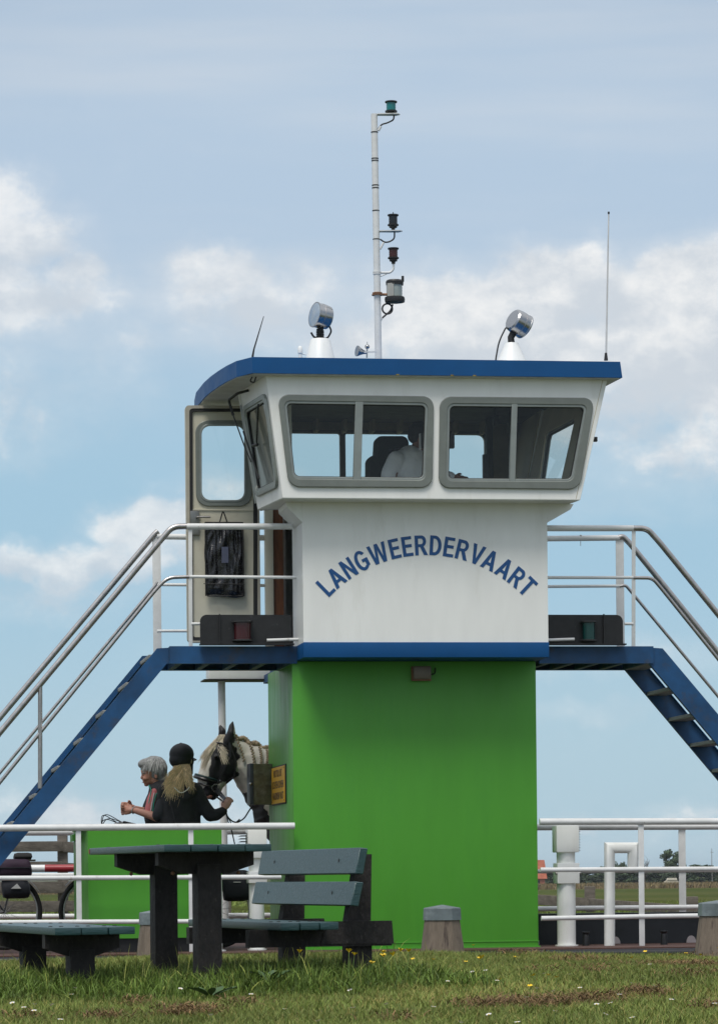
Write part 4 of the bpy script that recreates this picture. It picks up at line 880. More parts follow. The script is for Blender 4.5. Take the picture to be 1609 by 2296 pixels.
# far bank: a low dike falling away to the polder
FIELD = mat('polder_grass', (.060, .075, .022), .98, spec=0, var=.3, vscale=.05, bump=.5, bscale=1.5, col2=(.085, .090, .032), c2scale=.012, c2lo=.45, c2hi=.6, stretch=(.35, 1, 1))
prof = [(36.6, -1.2), (37, -.35), (38.5, -.08), (42, .03), (50, .06), (62, .04), (75, -.5), (95, -1.6), (140, -2.0), (300, -2.0), (1200, -2.0), (4500, -2.0)]
xs = np.concatenate([np.linspace(-1500, -60, 12), np.linspace(-50, 50, 101), np.linspace(60, 1500, 12)]); ny = []
for (y0, z0), (y1, z1) in zip(prof, prof[1:]):
    n = max(1, min(12, int((y1 - y0) / 1.2)));
    for k in range(n): ny.append((y0 + (y1 - y0) * k / n, z0 + (z1 - z0) * k / n))
ny.append(prof[-1]); vv = []; ff = []
for y, z in ny:
    for x in xs: vv.append((x, y, z + (.05 * math.sin(x * .7 + y * .3) + .03 * math.sin(x * 1.9 - y) if 37 < y < 100 else 0)))
nx = len(xs)
for j in range(len(ny) - 1):
    for i in range(nx - 1): a_ = j * nx + i; ff.append((a_, a_ + 1, a_ + nx + 1, a_ + nx))
me = bpy.data.meshes.new('far_land'); me.from_pydata(vv, [], ff); o = link('terrain', me, FIELD, None, True); o['kind'] = 'structure'
REED = mat('dry_reed', (.21, .165, .085), .95, var=.35, vscale=.4, attr='tint')
def blades(name, X, Y, Z, H, Wd, lean, m, seg=2, az0=None, tint=None, tips=None):
    """many grass blades in one mesh; arrays of position, height, width, lean"""
    n = len(X); az = rng.uniform(0, 2 * np.pi, n); la = rng.uniform(0, 2 * np.pi, n) if az0 is None else az0
    lx, ly = np.cos(la) * lean * H, np.sin(la) * lean * H
    wx, wy = np.cos(az) * Wd / 2, np.sin(az) * Wd / 2
    pts = np.zeros((n, 2 * seg + 1, 3), np.float32)
    for k in range(seg):
        t = k / seg; w = 1 - .35 * t
        cx, cy, cz = X + lx * t * t, Y + ly * t * t, Z + H * t * (1 - .12 * lean * t)
        pts[:, 2 * k] = np.stack([cx - wx * w, cy - wy * w, cz], 1); pts[:, 2 * k + 1] = np.stack([cx + wx * w, cy + wy * w, cz], 1)
    pts[:, 2 * seg] = np.stack([X + lx, Y + ly, Z + H * (1 - .25 * lean)], 1)
    idx = np.arange(n)[:, None] * (2 * seg + 1); loops, starts, tot = [], [], 0
    fl = []
    for k in range(seg - 1): fl.append((idx + np.array([2 * k, 2 * k + 1, 2 * k + 3, 2 * k + 2])).astype(np.int32))
    tri = (idx + np.array([2 * seg - 2, 2 * seg - 1, 2 * seg])).astype(np.int32)
    q = np.concatenate(fl, 0).ravel() if fl else np.zeros(0, np.int32); lo = np.concatenate([q, tri.ravel()])
    nq = n * (seg - 1); st = np.concatenate([np.arange(nq) * 4, nq * 4 + np.arange(n) * 3]).astype(np.int32); lt = np.concatenate([np.full(nq, 4), np.full(n, 3)]).astype(np.int32)
    me = bpy.data.meshes.new(name); me.vertices.add(n * (2 * seg + 1)); me.vertices.foreach_set('co', pts.ravel())
    me.loops.add(len(lo)); me.loops.foreach_set('vertex_index', lo); me.polygons.add(len(st)); me.polygons.foreach_set('loop_start', st); me.polygons.foreach_set('loop_total', lt)
    me.update(calc_edges=True)
    if tint is not None:
        ca = me.color_attributes.new('tint', 'FLOAT_COLOR', 'POINT'); c4 = np.ones((n, 2 * seg + 1, 4), np.float32); c4[:, :, :3] = tint[:, None, :]
        ca.data.foreach_set('color', c4.ravel())
    return link(name, me, m, None, False)
n = 36000; X = np.concatenate([rng.uniform(-75, 75, 24000), rng.uniform(-260, 260, 12000)]); Y = rng.uniform(528, 548, n)
k = rng.uniform(.75, 1.3, n); o = blades('dry_reed', X, Y, np.full(n, -2.05), rng.uniform(.6, 1.25, n), rng.uniform(.10, .25, n), rng.uniform(.1, .5, n), REED, tint=np.stack([k, k * rng.uniform(.9, 1.02, n), k * .9], 1))
tag(o, 'tan strip of dry reed along the far edge of the field', 'reed', kind='stuff')

# ------------------------------------------------------------------ trees far off
LEAF = mat('far_foliage', (.055, .085, .038), .9, var=.3, vscale=.35, attr='tint')
TRUNK = mat('tree_bark', (.09, .07, .05), .9, var=.3)
def crown_mesh(seed, w, h, nclump, leaf, per=80, low=.0, ragged=1.0):
    r_ = np.random.default_rng(seed); P_, N_ = [], []
    cl = []
    for i in range(nclump):
        a = r_.uniform(0, 2 * np.pi); rr = np.sqrt(r_.uniform(0, 1)); z = r_.uniform(low, 1)
        env = np.sqrt(max(0.05, 1 - ((z - .45) / .62) ** 2)); cl.append((rr * np.cos(a) * w / 2 * env * .82, rr * np.sin(a) * w / 2 * env * .82, z * h * .9 + h * .05, r_.uniform(.10, .2) * w * ragged, r_.uniform(.7, 1.3)))
    verts, faces, cols = [], [], []
    for (cx, cy, cz, cr_, tn) in cl:
        for j in range(per):
            d = r_.normal(size=3); d /= np.linalg.norm(d); q = np.array([cx, cy, cz]) + d * np.array([1, 1, .7]) * cr_ * r_.uniform(.55, 1.05)
            nrm = d + r_.normal(size=3) * .5; nrm /= np.linalg.norm(nrm); a = np.cross(nrm, r_.normal(size=3)); a /= np.linalg.norm(a); b_ = np.cross(nrm, a); s = leaf * r_.uniform(.6, 1.3); i0 = len(verts)
            verts += [q + a * s, q + b_ * s * .8, q - a * s, q - b_ * s * .8]; faces.append((i0, i0 + 1, i0 + 2, i0 + 3)); k = tn * r_.uniform(.8, 1.2); cols += [(k, k, k * .95, 1)] * 4
    me = bpy.data.meshes.new('crown'); me.from_pydata([tuple(v) for v in verts], [], faces)
    ca = me.color_attributes.new('tint', 'FLOAT_COLOR', 'POINT'); ca.data.foreach_set('color', np.array(cols, np.float32).ravel()); return me
CR = [crown_mesh(1, 1, 1, 34, .040), crown_mesh(2, 1, 1, 28, .045), crown_mesh(3, 1, 1, 40, .035)]
def trunk_mesh(seed, bare=False):
    r_ = random.Random(seed); b = MB(); b.tube([(0, 0, 0), (.01, 0, .2), (.0, 0, .5)], [.035, .026, .014], 7)
    for k in range(26 if bare else 6):
        a = r_.uniform(0, 6.28); z = r_.uniform(.15, .5); l = r_.uniform(.2, .5); p = Vector((0, 0, z)); q = p + Vector((math.cos(a) * l * .6, math.sin(a) * l * .6, l)); b.tube([p, (p + q) / 2 + Vector((0, 0, .02)), q], [.012, .008, .004], 5)
        if bare:
            for j in range(5): q2 = p.lerp(q, r_.uniform(.4, 1)); b.tube([q2, q2 + Vector((r_.gauss(0, .1), r_.gauss(0, .1), r_.uniform(.05, .2)))], [.005, .002], 4)
    bmesh.ops.recalc_face_normals(b.bm, faces=b.bm.faces); me = bpy.data.meshes.new('trunk'); b.bm.to_mesh(me); b.bm.free(); me.materials.append(TRUNK); return me
TR = [trunk_mesh(1), trunk_mesh(2), trunk_mesh(3, True)]
for m_ in CR: m_.materials.append(LEAF)
def tree(px, pyt, wpx, Y, label, k=0, bare=False, gz_=-2.0, group='trees along the horizon'):
    s = Y / FPX; top = P(px, pyt, Y); h = top.z - gz_; t = thing('tree', label, 'tree', (top.x, Y, gz_), random.uniform(0, 6), group)
    o = bpy.data.objects.new('trunk', TR[2 if bare else k % 2]); C.objects.link(o); o.parent = t; o.scale = (h * .8, h * .8, h * 1.1)
    if not bare:
        o = bpy.data.objects.new('crown', CR[k % 3]); C.objects.link(o); o.parent = t; o.scale = (wpx * s, wpx * s, h * 1.0); o.location = (0, 0, -.02 * h)
    return t
tree(1505, 1907, 66, 700, 'tall round tree rising above the hedge beyond the field', 0)
tree(1445, 1929, 34, 690, 'bare brownish bush between the round tree and the right edge', 2, True)
for i, (x, y, w, lab) in enumerate([(1228, 1947, 44, 'dark bush beside the red roof on the horizon'), (1262, 1943, 50, 'dark bush seen behind the thick white vent pipe'), (1297, 1946, 40, 'low bush just right of the thick white vent pipe'), (1330, 1950, 44, 'low bush between the vent pipe and the bent white pipe'),
        (1358, 1941, 40, 'bush behind the bent white pipe'), (1385, 1926, 30, 'pointed tree top just right of the bent white pipe'), (1408, 1944, 44, 'bush under the hook of the bent white pipe'), (1440, 1942, 50, 'bush behind the rail post nearest the tower'),
        (1475, 1947, 50, 'low bush left of the tall round tree'), (1535, 1942, 56, 'pale green bush right of the tall round tree'), (1572, 1938, 60, 'pale green tree below the thin radio mast'), (1612, 1944, 60, 'bush at the right edge of the picture'), (1655, 1940, 60, 'bush beyond the right edge')]):
    if x < 1650: tree(x, y + (i % 2) * 3, w * 1.5, 685 + 10 * (i % 3), lab, i)
# red roofed farmhouse, pale heap, radio mast
p = P(1215, 1952, 640); HB = thing('farmhouse', 'red roofed farmhouse half hidden behind the green tower', 'farmhouse', (p.x, 640, -2), .1)
b = MB(); b.box((-4.0, -2, 0), (.2, 4, 1.6)); b.build('wall', mat('farm_wall_red', (.42, .16, .11), .9), HB)
b = MB(); b.prism([(-4.3, -2.4, 1.55), (-4.3, 1, 5.2), (-4.3, 4.4, 1.55)], (4.9, 0, 0)); rf = b.build('roof', mat('red_roof_tiles', (.33, .095, .05), .85, var=.2, vscale=1.5), HB); b = MB(); b.box((-2.5, .6, 4.9), (-2, 1.2, 5.8)); b.build('chimney', mat('farm_wall_red', (.42, .16, .11), .9), rf)
b = MB(); b.box((-1.6, -2.03, .5), (-.8, -2.001, 1.3)); b.build('window', mat('dark_window', (.03, .03, .04), .2), HB)
p = P(1505, 1982, 620); HP = thing('pale_shed', 'small cream tent like shed standing on the far field edge', 'shed', (p.x, 620, -2), 0)
PALE = mat('pale_sheeting', (.50, .44, .34), .8)
b = MB(); b.prism([(-1.4, -.8, 0), (-1.4, -.8, .8), (-.7, -.8, 1.15), (.8, -.8, 1.2), (1.4, -.8, .7), (1.4, -.8, 0)], (0, 1.6, 0)); b.build('body', PALE, HP)
b = MB(); b.prism([(-.9, -.9, 1.1), (-.75, -.9, 1.5), (.85, -.9, 1.5), (1.0, -.9, 1.1)], (0, 1.8, 0)); b.build('roof', mat('pale_sheeting_top', (.66, .6, .5), .8), HP)
p0, p1 = P(1595, 1945, 690), P(1595, 1903, 690); RM = thing('radio_mast', 'thin radio mast on the horizon near the right edge', 'mast', (p1.x, 690, -2), 0)
b = MB(); b.tube([(0, 0, 0), (0, 0, p1.z + 2)], [.12, .05], 5); b.build('pole', STEEL, RM); b = MB(); b.bar((-.35, 0, p1.z + 1.2), (.35, 0, p1.z + 1.2), .08, .08); b.build('crossbar', STEEL, RM)

# ------------------------------------------------------------------ fences on the far bank
def fence(name, label, posts, rails, Y0, cat='fence'):
    f = thing(name, label, cat, (0, 0, 0))
    for (px, y0, y1, w, Y) in posts:
        a_, c_ = P(px, y0, Y), P(px, y1, Y); ww = w * Y / FPX
        b = MB(); b.box((a_.x - ww / 2, Y - ww / 2, c_.z - .5), (a_.x + ww / 2, Y + ww / 2, a_.z), .012); b.build('post', FENCEW, f)
    for (x0, ya, x1, yb, hpx, Ya, Yb) in rails:
        p, q = P(x0, ya, Ya), P(x1, yb, Yb); b = MB(); b.bar(p, q, .035, hpx * (Ya + Yb) / 2 / FPX, bev=.006); b.build('rail', FENCEW, f)
    return f
yl = 42
fence('board_fence', 'weathered four board fence behind the bicycles on the left', [(140, 1873, 2052, 22, yl), (-40, 1873, 2056, 22, yl - .5), (330, 1880, 2050, 22, yl + .8)],
      [(-60, 1900, 140, 1898, 23, yl - .6, yl - .1), (-60, 1941, 140, 1940, 16, yl - .6, yl - .1), (-60, 1991, 140, 1990, 26, yl - .6, yl - .1), (-60, 2034, 140, 2033, 25, yl - .6, yl - .1),
       (140, 1899, 335, 1915, 24, yl - .1, yl + .7), (140, 1944, 335, 1952, 18, yl - .1, yl + .7), (140, 1988, 335, 1996, 24, yl - .1, yl + .7), (140, 2032, 335, 2034, 24, yl - .1, yl + .7)], yl)
yr = 46
fence('guide_fence', 'low dark timber fence sloping down to the water on the right', [(1321.5, 1988, 2062, 23, yr), (1551, 2011, 2075, 25, yr - 2.5), (1180, 1975, 2060, 22, yr + 1)],
      [(1100, 2011, 1321, 2026, 23, yr + 1, yr - .12), (1321, 2026, 1560, 2043, 22, yr - .12, yr - 2.6), (1560, 2043, 1700, 2052, 22, yr - 2.6, yr - 3.4)], yr)
b = MB(); p, q = P(500, 2052, 44), P(640, 2058, 44)
fence('quay_boards', 'grey boards edging the far bank behind the white vent', [(512, 2018, 2060, 12, 40)], [(500, 2057, 620, 2052, 10, 40, 40)], 40)
# boom barrier with red and white bands
Yb_ = 33.0; bb = thing('boom_barrier', 'red and white boom barrier between bicycles and board fence', 'barrier', (0, 0, 0))
p, q = P(-120, 1949, Yb_), P(238, 1947, Yb_); d = (q - p).normalized(); L = (q - p).length
b = MB(); b.tube([p, q], .037, 14); b.build('boom', WHITE2, bb)
REDB = mat('boom_red_paint', (.30, .018, .025), .4, var=.15)
for xa, xb in ((101, 193),): pass
for xa, xb in ((-70, 10), (101, 193)):
    a_, c_ = P(xa, 1948.4, Yb_), P(xb, 1947.6, Yb_); a_.z = p.z + (a_.x - p.x) * (q.z - p.z) / (q.x - p.x); c_.z = p.z + (c_.x - p.x) * (q.z - p.z) / (q.x - p.x)
    b = MB(); b.tube([a_, c_], .0385, 14); b.build('red_band', REDB, bb)
c = P(238, 1947, Yb_); b = MB(); b.box((c.x - .12, Yb_ - .12, -.03), (c.x + .12, Yb_ + .12, c.z + .12), .02); b.build('boom_post', WHITE2, bb)

# ------------------------------------------------------------------ mooring posts with zinc caps on the bank
def bollard(px, pyt, Y, wcap, label, rz):
    top = P(px, pyt, Y); s = Y / FPX; rc = wcap * s / 2; H = top.z + .10; t = thing('timber_bollard', label, 'bollard', (top.x, Y, -.10), rz, 'timber bollards along the bank')
    b = MB(); n = 8; rings = []
    for z, r in ((0, rc * 1.30), (.10, rc * 1.22), (H - .115, rc * .97), (H - .03, rc * .955)): rings.append([b.bm.verts.new((math.cos(math.pi * (2 * k + 1) / n) * r * (1 + .02 * math.sin(k * 3 + z * 9)), math.sin(math.pi * (2 * k + 1) / n) * r, z)) for k in range(n)])
    for a_, c_ in zip(rings, rings[1:]):
        for k in range(n): b.bm.faces.new((a_[k], a_[(k + 1) % n], c_[(k + 1) % n], c_[k]))
    b.bm.faces.new(rings[-1]); b.bm.faces.new(rings[0][::-1]); bmesh.ops.bevel(b.bm, geom=[e_ for e_ in b.bm.edges], offset=.006, segments=1, affect='EDGES')
    b.build('post', OAK, t)
    b = MB(); rings = []
    for z, r in ((H - .112, rc * 1.03), (H - .028, rc * 1.0), (H - .022, rc * .98), (H, .01)): rings.append([b.bm.verts.new((math.cos(math.pi * (2 * k + 1) / n) * r, math.sin(math.pi * (2 * k + 1) / n) * r, z)) for k in range(n)])
    for a_, c_ in zip(rings, rings[1:]):
        for k in range(n): b.bm.faces.new((a_[k], a_[(k + 1) % n], c_[(k + 1) % n], c_[k]))
    b.bm.faces.new(rings[-1]); b.bm.faces.new(rings[0][::-1]); b.build('cap', ZINC, t, smooth=False)
    return t
bollard(990.5, 2029.5, 24.3, 86, 'tapered timber bollard with zinc cap in front of the green tower', .12)
bollard(1618, 2018, 23.2, 108, 'timber bollard cut off by the right edge of the picture', .1)
bollard(351, 2040, 24.6, 80, 'timber bollard half hidden behind the picnic table legs', .25)

# ------------------------------------------------------------------ picnic table and benches
AN = math.atan2(.3, .954); wd_ = Vector((math.cos(AN), math.sin(AN), 0)); ld = Vector((-math.sin(AN), math.cos(AN), 0))   # width and length directions
def furn(name, label, cat, corner):
    return thing(name, label, cat, (corner.x, corner.y, 0), AN)  # local x = width, local y = length
def planks(t, n, pw, L, z, th, gap=.006, m=BENCHP, name='plank', x0=0.0, jit=.01):
    for k in range(n):
        j0, j1 = random.uniform(-jit, jit) if k else 0, random.uniform(-jit, jit)
        b = MB(); b.box((x0 + k * pw, j0, z - th + random.uniform(-.0015, .0015)), (x0 + (k + 1) * pw - gap, L + j1, z), .005); o = b.build(name, m, t)
        for yy in (.30, L - .3):
            for xx in (.3, .7):
                b2 = MB(); b2.lathe((x0 + (k + xx) * pw, yy, z + .0005), [(.012, 0), (.012, .002), (.006, .004)], n=8); b2.build('bolt_head', RUBBER, o)
def beam(t, x0, x1, y, z0, z1, m=WOODD, taper=.10, th=.07, drop=.05):
    b = MB(); b.prism([(x0, y - th / 2, z1), (x1, y - th / 2, z1), (x1, y - th / 2, z0 + drop), (x1 - taper * 2, y - th / 2, z0), (x0 + taper * 2, y - th / 2, z0), (x0, y - th / 2, z0 + drop)], (0, th, 0)); return b.build('cross_beam', m, t)
Yc = 16.8; c = P(368, 1894.5, Yc); TZt = c.z
tb = furn('picnic_table', 'dark picnic table with blue green planks standing on two posts', 'table', c)
LT = 1.72; planks(tb, 4, .1435, LT, TZt, .036)
for yy in (.30, 1.22):
    beam(tb, .035, .545, yy, TZt - .15, TZt - .0365, taper=.07, drop=.045)
    b = MB(); b.box((.235, yy + (-.0) - .07, -.25), (.362, yy + .055, TZt - .10), .006); b.build('table_leg', WOODD, tb)
    b = MB(); b.sphere((.12, yy, TZt - .145), .012, 1); b.sphere((.47, yy, TZt - .145), .012, 1); b.build('bolt', RUSTY, tb)
b = MB(); b.box((-.0015, LT - .02, TZt - .03), (-.0003, LT + .0, TZt - .006)); b.build('paint_mark', REDB, tb)
c = P(122.8, 2081, 16.6); SZ = c.z
lb = furn('garden_bench', 'backless bench of blue green planks left of the picnic table', 'bench', c)
planks(lb, 3, .140, 1.9, SZ, .038)
for yy in (.32, 1.50):
    beam(lb, .01, .40, yy, SZ - .15, SZ - .0385, taper=.06, drop=.04)
    b = MB(); b.box((.135, yy - .06, -.25), (.265, yy + .06, SZ - .12), .006); b.build('bench_leg', WOODD, lb)
c = P(629, 2070, 17.4); SZ2 = c.z
rb = furn('backrest_bench', 'bench with a blue backrest between picnic table and green tower', 'bench', c)
LB = 1.95; planks(rb, 3, .108, LB, SZ2, .040, x0=0)
yn, yf = .02 + .34, 1.62
# positions of the two back posts across the seat
def loc(px, py, Y, o): w = P(px, py, Y) - Vector(o.location); return Vector((w.dot(wd_), w.dot(ld), w.z))
xpost = .53
for yy in (yn, yf):
    beam(rb, -.10, .70, yy - .06, SZ2 - .135, SZ2 - .002 if False else SZ2 - .0405, taper=.0, drop=.0)
    b = MB(); b.prism([(.30, yy - .10, SZ2 - .12), (.71, yy - .10, SZ2 - .125), (.70, yy - .10, SZ2 + .0), (.33, yy - .10, SZ2 + .0)], (0, .035, 0)); b.build('seat_brace', WOODD, rb)
    b = MB(); b.box((xpost - .068, yy - .064, -.25), (xpost + .068, yy + .05, SZ2 - .0), .006); b.build('bench_leg', WOODD, rb)
    b = MB(); b.prism([(xpost - .066, yy - .05, SZ2 + .0005), (xpost + .066, yy - .05, SZ2 + .0005), (xpost + .075, yy - .05, SZ2 + .36), (xpost + .0, yy - .05, SZ2 + .36)], (0, .09, 0)); b.build('back_post', WOODD, rb)
def backboard(z0, z1, xb, xt, y0, y1):
    b = MB(); b.prism([(xb, y0, z0), (xb + .045, y0, z0 - .006), (xt + .045, y0, z1 - .006), (xt, y0, z1)], (0, y1 - y0, 0)); bmesh.ops.bevel(b.bm, geom=b.bm.edges[:], offset=.004, segments=1, affect='EDGES'); o = b.build('back_board', BENCHP, rb)
    for yy in (yn, yf):
        zc = (z0 + z1) / 2; b = MB(); b.sphere(((xb + xt) / 2 - .0, yy, zc), (.003, .009, .014), 1); b.build('bolt_head', RUBBER, o)
zz = [P(825, y, 17.15).z for y in (1899, 1959, 1977, 2032)]
backboard(zz[1], zz[0], xpost - .110, xpost - .083, .02, 1.93); backboard(zz[3], zz[2], xpost - .150, xpost - .122, -.02, 1.93)

# ------------------------------------------------------------------ grass
GR = mat('grass_blades', (.17, .215, .048), .6, var=.22, vscale=.8, attr='tint', spec=.25)
def sample(n, y0, y1, xr=1.0):
    Y = np.sqrt(rng.uniform(y0 ** 2, y1 ** 2, n)); px = rng.uniform(-60, 1670, n); return (px - CX) / FPX * Y, Y
def fb(x, y, s, seed=0):                                      # cheap smooth noise for patches
    r_ = np.random.default_rng(seed); v = 0
    for k in range(6): a = r_.uniform(0, 6.28); f = s * (1 + .6 * k); v = v + np.sin(x * f * np.cos(a) + y * f * np.sin(a) + r_.uniform(0, 6.28)) / (1 + .5 * k)
    return v / 2.6
def clear_of(X, Y):                                           # leave the posts and bollards free of blades growing through them
    keep = np.ones(len(X), bool)
    for (bx, by, rr) in [(o.location.x, o.location.y, .17) for o in bpy.data.objects if o.name.startswith('timber_bollard')]: keep &= (X - bx) ** 2 + (Y - by) ** 2 > rr ** 2
    return keep
def gzv(X, Y): t = np.clip((Y - 23.2) / 2.0, 0, 1); return .018 * np.sin(X * .9 + Y * .35) + .012 * np.sin(Y * 1.1 - X * .5 + 1) - .10 * t * t * (3 - 2 * t)
dryc = np.array([1.35, 1.02, .95]); 
n = 190000; X, Y = sample(n, 12.3, 25.35); k = clear_of(X, Y); X, Y = X[k], Y[k]; n = len(X)
pt = fb(X, Y, 1.4, 3); pt2 = fb(X, Y, 4.5, 5)
H = (.036 + .016 * pt2 + rng.uniform(-.012, .022, n)).clip(.014, .09); H *= np.where(Y > 24.6, 1.3, 1)
t = rng.uniform(.72, 1.3, n)[:, None] * np.array([1, 1, 1]); dry = (rng.uniform(0, 1, n) < .16 + .22 * (pt > .35))[:, None]
t = np.where(dry, t * np.array([1.6, 1.12, 1.5]), t); t = t * (1 + .16 * pt[:, None])
o = blades('grass', X, Y, gzv(X, Y) - .004, H, rng.uniform(.0035, .0065, n), rng.uniform(.1, .9, n), GR, seg=2, tint=t)
tag(o, 'short mown grass covering the near bank', 'grass', kind='stuff')
# uncut long grass around the furniture
def tuft_mask(X, Y):
    m = np.zeros(len(X))
    for (o_, x0, x1, y0, y1) in ((tb, -.35, .95, -.35, 2.1), (lb, -.45, .9, -.35, 2.3), (rb, -.5, .95, -.55, 2.3)):
        dx_, dy_ = X - o_.location.x, Y - o_.location.y; lx = dx_ * wd_.x + dy_ * wd_.y; ly = dx_ * ld.x + dy_ * ld.y
        m = np.maximum(m, np.clip(1.25 - np.maximum(np.abs(lx - (x0 + x1) / 2) / ((x1 - x0) / 2), np.abs(ly - (y0 + y1) / 2) / ((y1 - y0) / 2)) + .12 * fb(X, Y, 5, 9), 0, 1))
    return m
n = 90000; X = rng.uniform(-3.0, .75, n); Y = rng.uniform(15.9, 20.6, n); m = tuft_mask(X, Y); k = rng.uniform(0, 1, n) < m * 2.2; X, Y, m = X[k], Y[k], m[k]; n = len(X)
H = (.035 + .075 * np.clip(m * 2, 0, 1) * rng.uniform(.3, 1.5, n) ** 1.5 + .03 * fb(X, Y, 6, 4)).clip(.03, .24)
t = rng.uniform(.40, 1.25, n)[:, None] * np.array([.72, .88, .68]); dry = (rng.uniform(0, 1, n) < .05)[:, None]; t = np.where(dry, t * np.array([2.2, 1.6, 1.9]), t)
o = blades('long_grass', X, Y, gzv(X, Y) - .005, H, rng.uniform(.004, .0075, n), rng.uniform(.1, 1.0, n) ** 1.3, GR, seg=4, tint=t)
tag(o, 'long uncut grass around the picnic table and benches', 'grass', kind='stuff')
n = 700; X = rng.uniform(-2.6, .7, n); Y = rng.uniform(16.1, 19.5, n); k = rng.uniform(0, 1, n) < tuft_mask(X, Y) * 1.5; X, Y = X[k], Y[k]; n = len(X)
o = blades('grass_stalks', X, Y, gzv(X, Y), rng.uniform(.11, .27, n), rng.uniform(.003, .005, n), rng.uniform(.1, .8, n), GR, seg=5, tint=rng.uniform(.9, 1.7, n)[:, None] * np.array([1.25, 1.05, 1.2]))
tag(o, 'thin pale stalks sticking out of the long grass', 'grass', kind='stuff')
# edge of the bank
n = 9000; X = rng.uniform(-3.2, 3.2, n); Y = rng.uniform(24.7, 25.4, n); k = clear_of(X, Y); X, Y = X[k], Y[k]; n = len(X)
t = rng.uniform(.6, 1.15, n)[:, None] * np.array([.9, 1, .9])
o = blades('bank_edge_grass', X, Y, gzv(X, Y) - .01, (rng.uniform(.02, .065, n) * (1 + .7 * fb(X, Y, 3, 8))).clip(.015, .13), rng.uniform(.004, .008, n), rng.uniform(.1, .9, n), GR, seg=3, tint=t)
tag(o, 'ragged grass along the canal edge', 'grass', kind='stuff')
# grass on the far bank behind the ferry
n = 26000; X = rng.uniform(-6, 7, n); Y = rng.uniform(38, 60, n); t = rng.uniform(.7, 1.2, n)[:, None] * np.array([.95, 1, .9])
o = blades('far_bank_grass', X, Y, np.interp(Y, [p[0] for p in prof], [p[1] for p in prof]) - .06, rng.uniform(.06, .20, n) * np.where(X < -2, 1.6, .8), rng.uniform(.010, .02, n), rng.uniform(.1, .9, n), GR, seg=2, tint=t)
tag(o, 'rough grass on the far bank beyond the ferry', 'grass', kind='stuff')
# dry mown clippings lying on the lawn
HAY = mat('dry_clippings', (.17, .105, .045), .95, var=.35, vscale=8, attr='tint')
S = []
for (px, py, wpx, dpt, nn) in [(1535, 2178, 170, .5, 2600), (1300, 2160, 90, .35, 900), (1160, 2150, 60, .3, 500), (1270, 2138, 40, .2, 260), (1580, 2148, 60, .2, 400), (1110, 2253, 110, .25, 1500), (1215, 2258, 60, .2, 600), (1300, 2248, 150, .25, 1900), (1440, 2236, 60, .15, 900), (1560, 2206, 80, .2, 500), (1330, 2196, 50, .15, 300), (1210, 2196, 60, .2, 200),
        (60, 2208, 60, .2, 350), (300, 2250, 40, .2, 300), (420, 2265, 90, .2, 1500), (540, 2252, 60, .15, 400), (230, 2282, 70, .15, 600), (60, 2285, 60, .1, 300), (880, 2285, 60, .1, 200), (1000, 2140, 30, .2, 160), (1600, 2270, 60, .1, 400)]:
    Yc_ = EYE * FPX / (py - (HY - ROLL * (px - CX)))
    nn = int(nn * .55); xx = rng.normal(px, wpx * .42, nn) + 22 * np.sin(rng.uniform(0, 40, nn)); yy = Yc_ + rng.normal(0, dpt * .75, nn); S.append(np.stack([(xx - CX) / FPX * yy, yy], 1))
S = np.concatenate(S); n = len(S); k = rng.uniform(.5, 1.5, n)[:, None]
o = blades('dry_clippings', S[:, 0], S[:, 1], gzv(S[:, 0], S[:, 1]) + rng.uniform(.0, .045, n), rng.uniform(.008, .045, n), rng.uniform(.003, .007, n), rng.uniform(.8, 3.0, n), HAY, seg=3, tint=k * np.array([1, 1, 1]))
tag(o, 'brown dry grass clippings scattered on the lawn', 'clippings', kind='stuff')

# flowers
PET = mat('daisy_petal', (.78, .76, .74), .7); YC = mat('daisy_eye', (.62, .42, .02), .7); BUT = mat('buttercup_petal', (.78, .52, .01), .35); STM = mat('flower_stem', (.09, .15, .03), .7)
def disc(n, r0, r1, z0, z1, per=1.0):
    b = MB()
    for k in range(n):
        a = 2 * math.pi * k / n; w = math.pi / n * per; p = lambda r, a_, z: (r * math.cos(a_), r * math.sin(a_), z)
        b.bm.faces.new([b.bm.verts.new(p(r0, a, z0)), b.bm.verts.new(p((r0 + r1) / 2, a - w, (z0 + z1) / 2)), b.bm.verts.new(p(r1, a - w * .5, z1)), b.bm.verts.new(p(r1, a + w * .5, z1)), b.bm.verts.new(p((r0 + r1) / 2, a + w, (z0 + z1) / 2))])
    return b
fx = thing('daisy', 'white daisy flowering low in the mown grass', 'daisy', (0, 0, 0), 0, 'daisies in the lawn')
b = MB(); b.tube([(0, 0, 0), (.003, 0, .03), (0, 0, .060)], .0013, 5); b.build('stem', STM, fx); hd = disc(14, .003, .0125, .060, .064).build('petals', PET, fx); b = MB(); b.sphere((0, 0, .062), (.004, .004, .0025), 1); b.build('flower_eye', YC, hd)
bx = thing('buttercup', 'yellow buttercup standing in the grass near the bench', 'buttercup', (0, 0, 0), 0, 'buttercups in the grass')
b = MB(); b.tube([(0, 0, 0), (.006, 0, .07), (0, 0, .145)], .0016, 5); b.build('stem', STM, bx); disc(5, .001, .015, .145, .156, 1.15).build('petals', BUT, bx)
